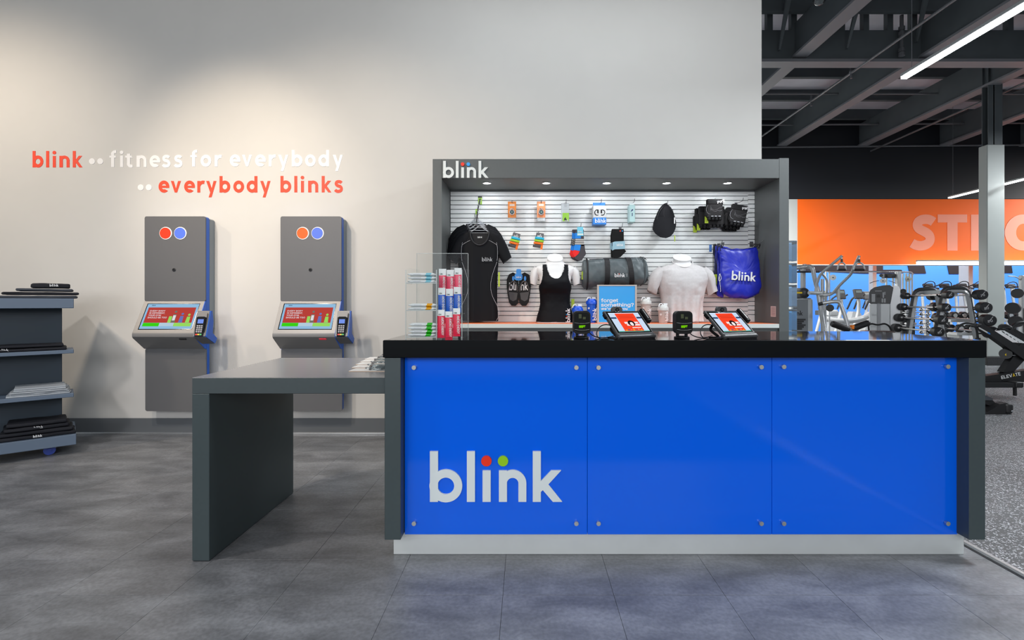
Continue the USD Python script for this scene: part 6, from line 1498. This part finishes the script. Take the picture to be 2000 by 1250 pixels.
# dumbbells on low racks behind
def dumbbell_proto(loc, label, group):
    d = Thing('dumbbell', label, 'dumbbell', loc, group)
    x, y, z = loc
    d.part('grip', cyl((x, y - .07, z), (x, y + .07, z), .017, 10), M_chrome, smooth=40)
    for s in (-1, 1):
        h = d.part('head', tube([(x, y + s * .06, z), (x, y + s * .07, z), (x, y + s * .15, z), (x, y + s * .16, z)], [.06, .075, .075, .05], 12), M_head, smooth=40)
        d.part('end_cap', tube([(x, y + s * .155, z), (x, y + s * .164, z)], [.045, .042], 12), M_chrome, smooth=40, under=h)
    return d
Yd = 10.6
rk = Thing('dumbbell_rack', 'long low silver dumbbell rack of two tiers behind the barbells', 'rack', (X(1885, Yd), Yd, FLG))
xL, xR = X(1845, Yd), X(1999, Yd) + .6
proto = None; nth12 = ['first', 'second', 'third', 'fourth', 'fifth', 'sixth', 'seventh', 'eighth', 'ninth', 'tenth', 'eleventh', 'twelfth', 'thirteenth', 'fourteenth', 'fifteenth']
for k, py in enumerate((623, 648.5)):
    z = Z(py, Yd) if k == 0 else Z(py, Yd - .15)
    yy = Yd - .15 * k
    rk.part('tier', cb(xL, xR, yy - .16, yy + .16, z - .06, z, .006), M_silver)
    n = 11
    for j in range(n):
        loc = (xL + .09 + j * .19, yy, z + .0762)
        lab = f'{nth12[j]} black dumbbell from the left on the {("upper", "lower")[k]} tier of the low silver rack'
        if proto is None: proto = dumbbell_proto(loc, lab, 'dumbbells on the low rack')
        else: proto.dup(loc, lab)
for x in (xL + .1, (xL + xR) / 2, xR - .1): rk.part('leg', cb(x - .03, x + .03, Yd + .02, Yd + .10, FLG, Z(623, Yd) - .06, .004), M_silver)
for x in (xL + .1, (xL + xR) / 2, xR - .1): rk.part('arm', cb(x - .03, x + .03, Yd - .28, Yd + .02, Z(650, Yd - .15) - .10, Z(650, Yd - .15) - .045, .004), M_silver)
# small dumbbell tower left of the barbell rack
Yt = 9.6
tw = Thing('dumbbell_tower', 'narrow upright stand of small chrome dumbbells left of the barbell rack', 'rack', (X(1806, Yt), Yt, FLG))
xt = X(1806, Yt)
tw.part('post', cb(xt + .05, xt + .09, Yt + .0, Yt + .04, FLG, Z(595, Yt), .004), M_silver)
tw.part('foot', cb(xt - .12, xt + .15, Yt - .15, Yt + .2, FLG, .05, .01), M_shroud)
sp = None
for k, py in enumerate((605, 613.5, 622, 631, 640, 649)):
    loc = (xt, Yt, Z(py, Yt))
    lab = ['top', 'second', 'third', 'fourth', 'fifth', 'lowest'][k] + ' small chrome dumbbell on the narrow stand'
    tw.part('peg', cyl((xt, Yt + .02, Z(py, Yt) - .012), (xt + .07, Yt + .02, Z(py, Yt) - .012), .008, 8), M_silver)
    if sp is None:
        sp = Thing('dumbbell', lab, 'dumbbell', loc, 'small chrome dumbbells')
        sp.part('grip', cyl((xt, Yt - .06, loc[2]), (xt, Yt + .06, loc[2]), .013, 10), M_chrome, smooth=40)
        for s in (-1, 1): sp.part('head', ell((xt, Yt + s * .08, loc[2]), .036, .045, .036, 14), M_chrome, smooth=50)
    else: sp.dup(loc, lab)
Yt = 9.62; xt = X(1776, Yt)
tw = Thing('kettlebell_stand', 'dark stand with shiny weights between weight tower and barbell rack', 'rack', (xt, Yt, FLG))
tw.part('frame', cb(xt - .11, xt + .13, Yt + .02, Yt + .14, FLG, Z(600, Yt), .01), M_shroud)
for k, py in enumerate((606, 614, 632)):
    for j in range(2): tw.part('weight', ell((xt - .06 + .11 * j, Yt - .03, Z(py, Yt)), .05, .06, .032, 12), M_chrome, smooth=50)
    tw.part('ledge', cb(xt - .12, xt + .13, Yt - .09, Yt + .02, Z(py, Yt) - .05, Z(py, Yt) - .032, .002), M_silver)

# cardio machines far behind, in front of the blue wall
def bike(label, px, Y, base_py, sc=1.0):
    x = X(px, Y); t = Thing('elliptical_trainer', label, 'exercise machine', (x, Y, FLG), 'elliptical trainers')
    zc = Z(base_py, Y)
    t.part('console', put(rbox(-.12 * sc, .12 * sc, 0, .24 * sc, -.03, .03, .02), (x, Y, zc), (1, .25, 0), (0, .25, 1)), M_shroud, smooth=40)
    t.part('console_screen', put(ext(sbox(-.08 * sc, .15 * sc, .08 * sc, .21 * sc), .004), np.array([x, Y, zc]) + np.array([.008, -.032, 0]), (1, .25, 0), (0, .25, 1)), M_gry_s if False else mat('console_grey', (.18, .22, .22), .3))
    t.part('mast', tube(bend([(x, Y + .02, zc + .02), (x + .06, Y + .10, zc - .25), (x - .10, Y + .15, .35)], .1), .038, 10), M_silver2, smooth=60)
    t.part('shroud', put(ext(Polygon([(-.35, .05), (.55, .05), (.5, .45), (.28, .98), (.10, 1.02), (-.05, .55)]).buffer(-.04).buffer(.04), .22), (x + .25, Y + .32, 0)), M_silver2)
    t.part('base', rbox(x - .5, x + .95, Y + .1, Y + .35, FLG, .10, .03), M_shroud, smooth=40)
    for s in (-1, 1):
        t.part('pedal_arm', tube(bend([(x - .35, Y + .2 + s * .12, .22), (x + .4, Y + .2 + s * .12, .30 + .1 * s)], .1), .03, 8), M_shroud, smooth=60)
        t.part('handlebar', tube(bend([(x + .10, Y + .15 + s * .2, zc - .25), (x + .18, Y + .1 + s * .22, zc + .02), (x + .30, Y + .02 + s * .22, zc + .12)], .1), .02, 8), M_rub, smooth=60)
    return t
bk = bike('elliptical trainer in front of the blue wall, right of the handles', 1678, 12.2, 584)
bk.dup((X(1644, 12.6), 12.6, FLG), 'elliptical trainer in front of the blue wall, under the left hanging handle')
bk.dup((X(1694, 14.6), 14.6, FLG), 'rear elliptical trainer in front of the blue wall, beside the grey weight tower')
bk.dup((X(1606, 13.6), 13.6, FLG), 'elliptical trainer partly hidden behind the lat machine posts')
rl = Thing('recumbent_bench', 'low curved pale grey machine base spanning behind the lat machine', 'exercise machine', (X(1660, 10.9), 10.9, FLG))
rl.part('curved_rail', tube(smoothpath([W(1610, 622, 10.6), W(1640, 627, 10.5), W(1672, 625, 10.5), W(1698, 614, 10.7)], 20), .055, 10), M_silver2, smooth=60)
rl.part('seat_block', rbox(X(1615, 10.8), X(1635, 10.8), 10.72, 11.0, Z(618, 10.8), Z(605, 10.8), .05), M_silver2, smooth=40)
rl.part('support', cb(X(1640, 10.5), X(1648, 10.5), 10.45, 10.55, FLG, Z(627, 10.5), .01), M_silver)
def tread(label, px, Y, py):
    x = X(px, Y); z = Z(py, Y)
    t = Thing('cardio_machine', label, 'exercise machine', (x, Y, FLG), 'upright cardio machines')
    t.part('console', put(rbox(-.12, .12, 0, .11, -.03, .03, .02), (x, Y, z), (1, 0, 0), (0, .5, 1)), M_shroud, smooth=40)
    t.part('console_back', put(rbox(-.03, .06, -.06, .10, -.05, -.02, .01), (x + .05, Y, z), (1, 0, 0), (0, .5, 1)), M_silver2, smooth=40)
    for s in (-1, 1):
        t.part('upright', tube([(x + s * .10, Y + .1, z), (x + s * .14, Y - .1, .15)], .03, 10), M_silver2, smooth=60)
        t.part('handrail', tube(bend([(x + s * .12, Y, z + .02), (x + s * .16, Y - .12, z + .07), (x + s * .16, Y - .5, z - .04)], .1), .014, 8), M_rub, smooth=60)
    t.part('top_bow', tube(smoothpath([(x - .18, Y - .1, z + .03), (x - .10, Y - .02, z + .11), (x, Y, z + .15), (x + .12, Y, z + .14), (x + .15, Y, z + .04)], 16), .010, 8), M_rub, smooth=60)
    t.part('deck', rbox(x - .17, x + .17, Y - 1.4, Y + .3, FLG, .2, .05), M_shroud, smooth=40)
    return t
tr = tread('slim cardio machine in front of the blue wall, left above the barbell rack', 1814, 12.6, 562)
tr.dup((X(1846, 12.6), 12.6, FLG), 'slim cardio machine in front of the blue wall, straight above the barbell rack')
tr.dup((X(1880, 12.6), 12.6, FLG), 'slim cardio machine half hidden behind the white pier')
tr.dup((X(1912, 12.6), 12.6, FLG), 'slim cardio machine just left of the grey boxed column')
tr.dup((X(1975, 12.9), 12.9, FLG), 'slim cardio machine right of the grey boxed column')
# frame at the far right behind the column
Y = 9.2
t = Thing('squat_rack', 'silver upright rack with bar at the right edge behind the column', 'rack', (X(1995, Y), Y, FLG))
t.part('upright', rbox(X(1993, Y), X(2001, Y), Y - .04, Y + .05, FLG, Z(538, Y), .02), M_silver, smooth=40)
wtube(t, 'chin_bar', [(1969, 539.5, Y), (1984, 540, Y), (1995, 548, Y)], 1.0, M_silver2, rad=.1)
t.part('bar_head', cyl(W(1987, 573, Y - .3), W(1987, 573, Y - .2), .085, 20), M_head, smooth=40)
t.part('bar', cyl(W(1987, 573, Y - .2), W(2020, 573, Y - .2), .014, 10), M_bar)
t.part('dark_guard', [cb(X(1992, Y) + .0, X(2004, Y), Y - .15, Y - .05, Z(650, Y), Z(600, Y), .02)], M_shroud)
for k, py in enumerate((602, 628)): t.part('hung_plate', cyl(W(1977 + 6 * k, py, Y - .2), W(1980 + 6 * k, py, Y - .1), .10, 20), M_head, smooth=40)

# sliding incline trainer at the right edge with the word ELEVATE on its beam
Ye = 6.6
t = Thing('incline_trainer', 'black incline trainer with roller bed and "ELEVATE" on its beam', 'exercise machine', (X(1985, Ye), Ye, FLG))
def E(px, py, dy=0.0): return W(px, py, Ye + dy)
def slab(pts, d, dy=0.0):
    return put(ext(Polygon([(X(a, Ye + dy), Z(b, Ye + dy)) for a, b in pts]).buffer(-.004).buffer(.004), d), (0, Ye + dy + d, 0))
t.part('near_rail', slab([(1908, 636), (1915, 631.5), (1924, 634), (2014, 692), (2012, 707), (2000, 702)], .09), M_pad)
t.part('rail_cap', rbox(X(1907, Ye), X(1918, Ye), Ye - .01, Ye + .10, Z(640, Ye), Z(632, Ye), .02), M_rub, smooth=40)
q = t.part('rail_label', slab([(1911, 638), (1932, 650), (1934, 654), (1912.5, 642)], .003, -.004), mat('label_silver', (.55, .56, .55), .4))
t.part('label_blue', slab([(1928.5, 647.5), (1934, 651), (1934.6, 654), (1929.5, 651)], .003, -.006), M_bbox, under=q); t.part('label_yellow', slab([(1911.5, 637.5), (1918, 641.5), (1918.5, 643), (1912, 639)], .003, -.006), M_yel, under=q)
t.part('far_rail', put(ext(Polygon([(X(a, Ye + .55), Z(b, Ye + .55)) for a, b in [(1960, 636), (1966, 633), (2014, 660), (2014, 669)]]), .08), (0, Ye + .63, 0)), M_pad)
t.part('far_rail', put(ext(Polygon([(X(a, Ye + .40), Z(b, Ye + .40)) for a, b in [(1962, 643), (1966, 641), (2014, 671), (2014, 677)]]), .05), (0, Ye + .45, 0)), M_rub)
t.part('rail_end', [ell(E(1963, 640, .5), .05, .10, .045, 14)], M_rub, smooth=50)
for k in range(11):
    f = k / 11
    a = np.array([X(1936 + 66 * f, Ye + .10), Ye + .10, Z(646 + 47 * f, Ye + .10)]); b = np.array([X(1962 + 60 * f, Ye + .40), Ye + .40, Z(645.5 + 34 * f, Ye + .40)])
    t.part('roller_slat', trimesh.convex.convex_hull(np.array([p + d for p in (a, b) for d in ([0, 0, 0], [.052, 0, -.034], [0, 0, -.012], [.052, 0, -.046])])), M_silver2)
t.part('wave_strip', tube(smoothpath([np.array([X(1957 + 45 * f, Ye + .3), Ye + .3, Z(648.5 + 30 * f, Ye + .3) + .008 * math.sin(f * 40)]) for f in np.linspace(0, 1, 30)], 60), .010, 6), M_rub)
t.part('carriage', slab([(1989, 678), (1996, 670), (2016, 672), (2016, 690), (1996, 688)], .25, .02), M_pad)
q = t.part('wheel', cyl(E(1964, 691, .06), E(1964, 691, .14), .067, 24), M_rub, smooth=40)
t.part('wheel_emblem', put(ext(Polygon([(-.022, 0), (-.008, .016), (.012, .014), (.020, 0), (.012, -.014), (-.008, -.014)]).difference(Point(0, 0).buffer(.006)), .004), E(1965.5, 693, .058)), M_yel, under=q)
wtube(t, 'axle_rod', [(1968, 694, Ye + .05), (1988, 694, Ye + .05)], .9, M_silver)
t.part('support_post', slab([(1959, 727), (1981, 694), (2004, 700), (1976, 731)], .09, .05), M_pad)
t.part('beam', slab([(1905, 738), (1950, 731), (2014, 722), (2014, 744), (1985, 748), (1905, 752)], .10, .02), M_pad)
M_whp = mat('decal_white', (.75, .76, .76), .4)
hh = 7.6 * Ye / F
uE = np.array([X(1996, Ye) - X(1958.5, Ye), 0, Z(733, Ye) - Z(740.8, Ye)])
for wd, a, b, m in (('ELEV', 1958.5, 1980.5, M_whp), ('A', 1981, 1985.6, M_yel), ('TE', 1986, 1996.5, M_whp)):
    fr = (a - 1958.5) / 38
    g = text(wd, hh * .80, .002, (b - a) * Ye / F)
    t.part('decal', put(g, np.array([X(a, Ye), Ye + .0185, Z(740.8 - 7.8 * fr, Ye)]), uE, (0, 0, 1)), m)
t.part('floor_bar', slab([(1905, 748), (1990, 749), (1998, 751), (1997, 757), (1905, 757.5)], .10, -.10), M_rub)
t.part('foot_block', rbox(X(1982, Ye - .1), X(1998, Ye - .1), Ye - .12, Ye + .02, Z(757.5, Ye - .1), Z(746, Ye - .1), .02), M_rub, smooth=40)
t.part('rear_handle', tube(smoothpath([W(1975, 645, Ye + .5), W(1982, 634, Ye + .5), W(2000, 630, Ye + .5), W(2016, 632, Ye + .5)], 16), .022, 8), M_rub, smooth=60)
t.part('floor_skid', cyl((X(1985, Ye), Ye + .02, FLG + .02), (X(1985, Ye), Ye + .02, Z(752, Ye)), .02, 8), M_rub)
# curved handle of a bench just left of the incline trainer
Y = 7.0
t = Thing('bench_handle_frame', 'black curved handle frame in front of the barbell rack foot', 'exercise machine', (X(1895, Y), Y, FLG))
wtube(t, 'curved_handle', [(1868, 646, Y), (1872, 637, Y), (1885, 630.5, Y), (1903, 632, Y), (1908, 645, Y), (1910, 664, Y)], 2.0, M_rub, rad=.10)
t.part('stem', cyl(W(1910, 660, Y), (X(1910, Y), Y, FLG), .03, 10), M_rub)
# foot of a machine in front, poking out right of the desk
Y = 5.6
t = Thing('rower', 'black machine foot on the rubber floor just right of the desk', 'exercise machine', (X(1940, Y), Y, FLG))
ft = lambda pts, d, dy=0: put(ext(Polygon([(X(a, Y + dy), Z(b, Y + dy)) for a, b in pts]).buffer(-.006).buffer(.006), d), (0, Y + dy + d, 0))
t.part('foot_arm', ft([(1880, 800), (1928, 805), (1945, 795), (1955, 789), (1964, 788), (1964, 811), (1880, 811)], .14), M_pad)
t.part('foot_cap', rbox(X(1964.5, Y), X(1981, Y), Y - .01, Y + .15, FLG, Z(788, Y), .035), M_rub, smooth=40)
t.part('foot_bolt', ell(W(1977, 803, Y - .012), .012, .008, .012, 10), M_chrome)
t.part('rail', ft([(1880, 768), (1927, 773), (1940, 779), (1938, 782), (1880, 782)], .12, .05), mat('rail_slate', (.05, .055, .065), .4))
t.part('link', ft([(1926, 781), (1938, 781), (1946, 789), (1940, 794), (1926, 790)], .08, .07), M_rub)
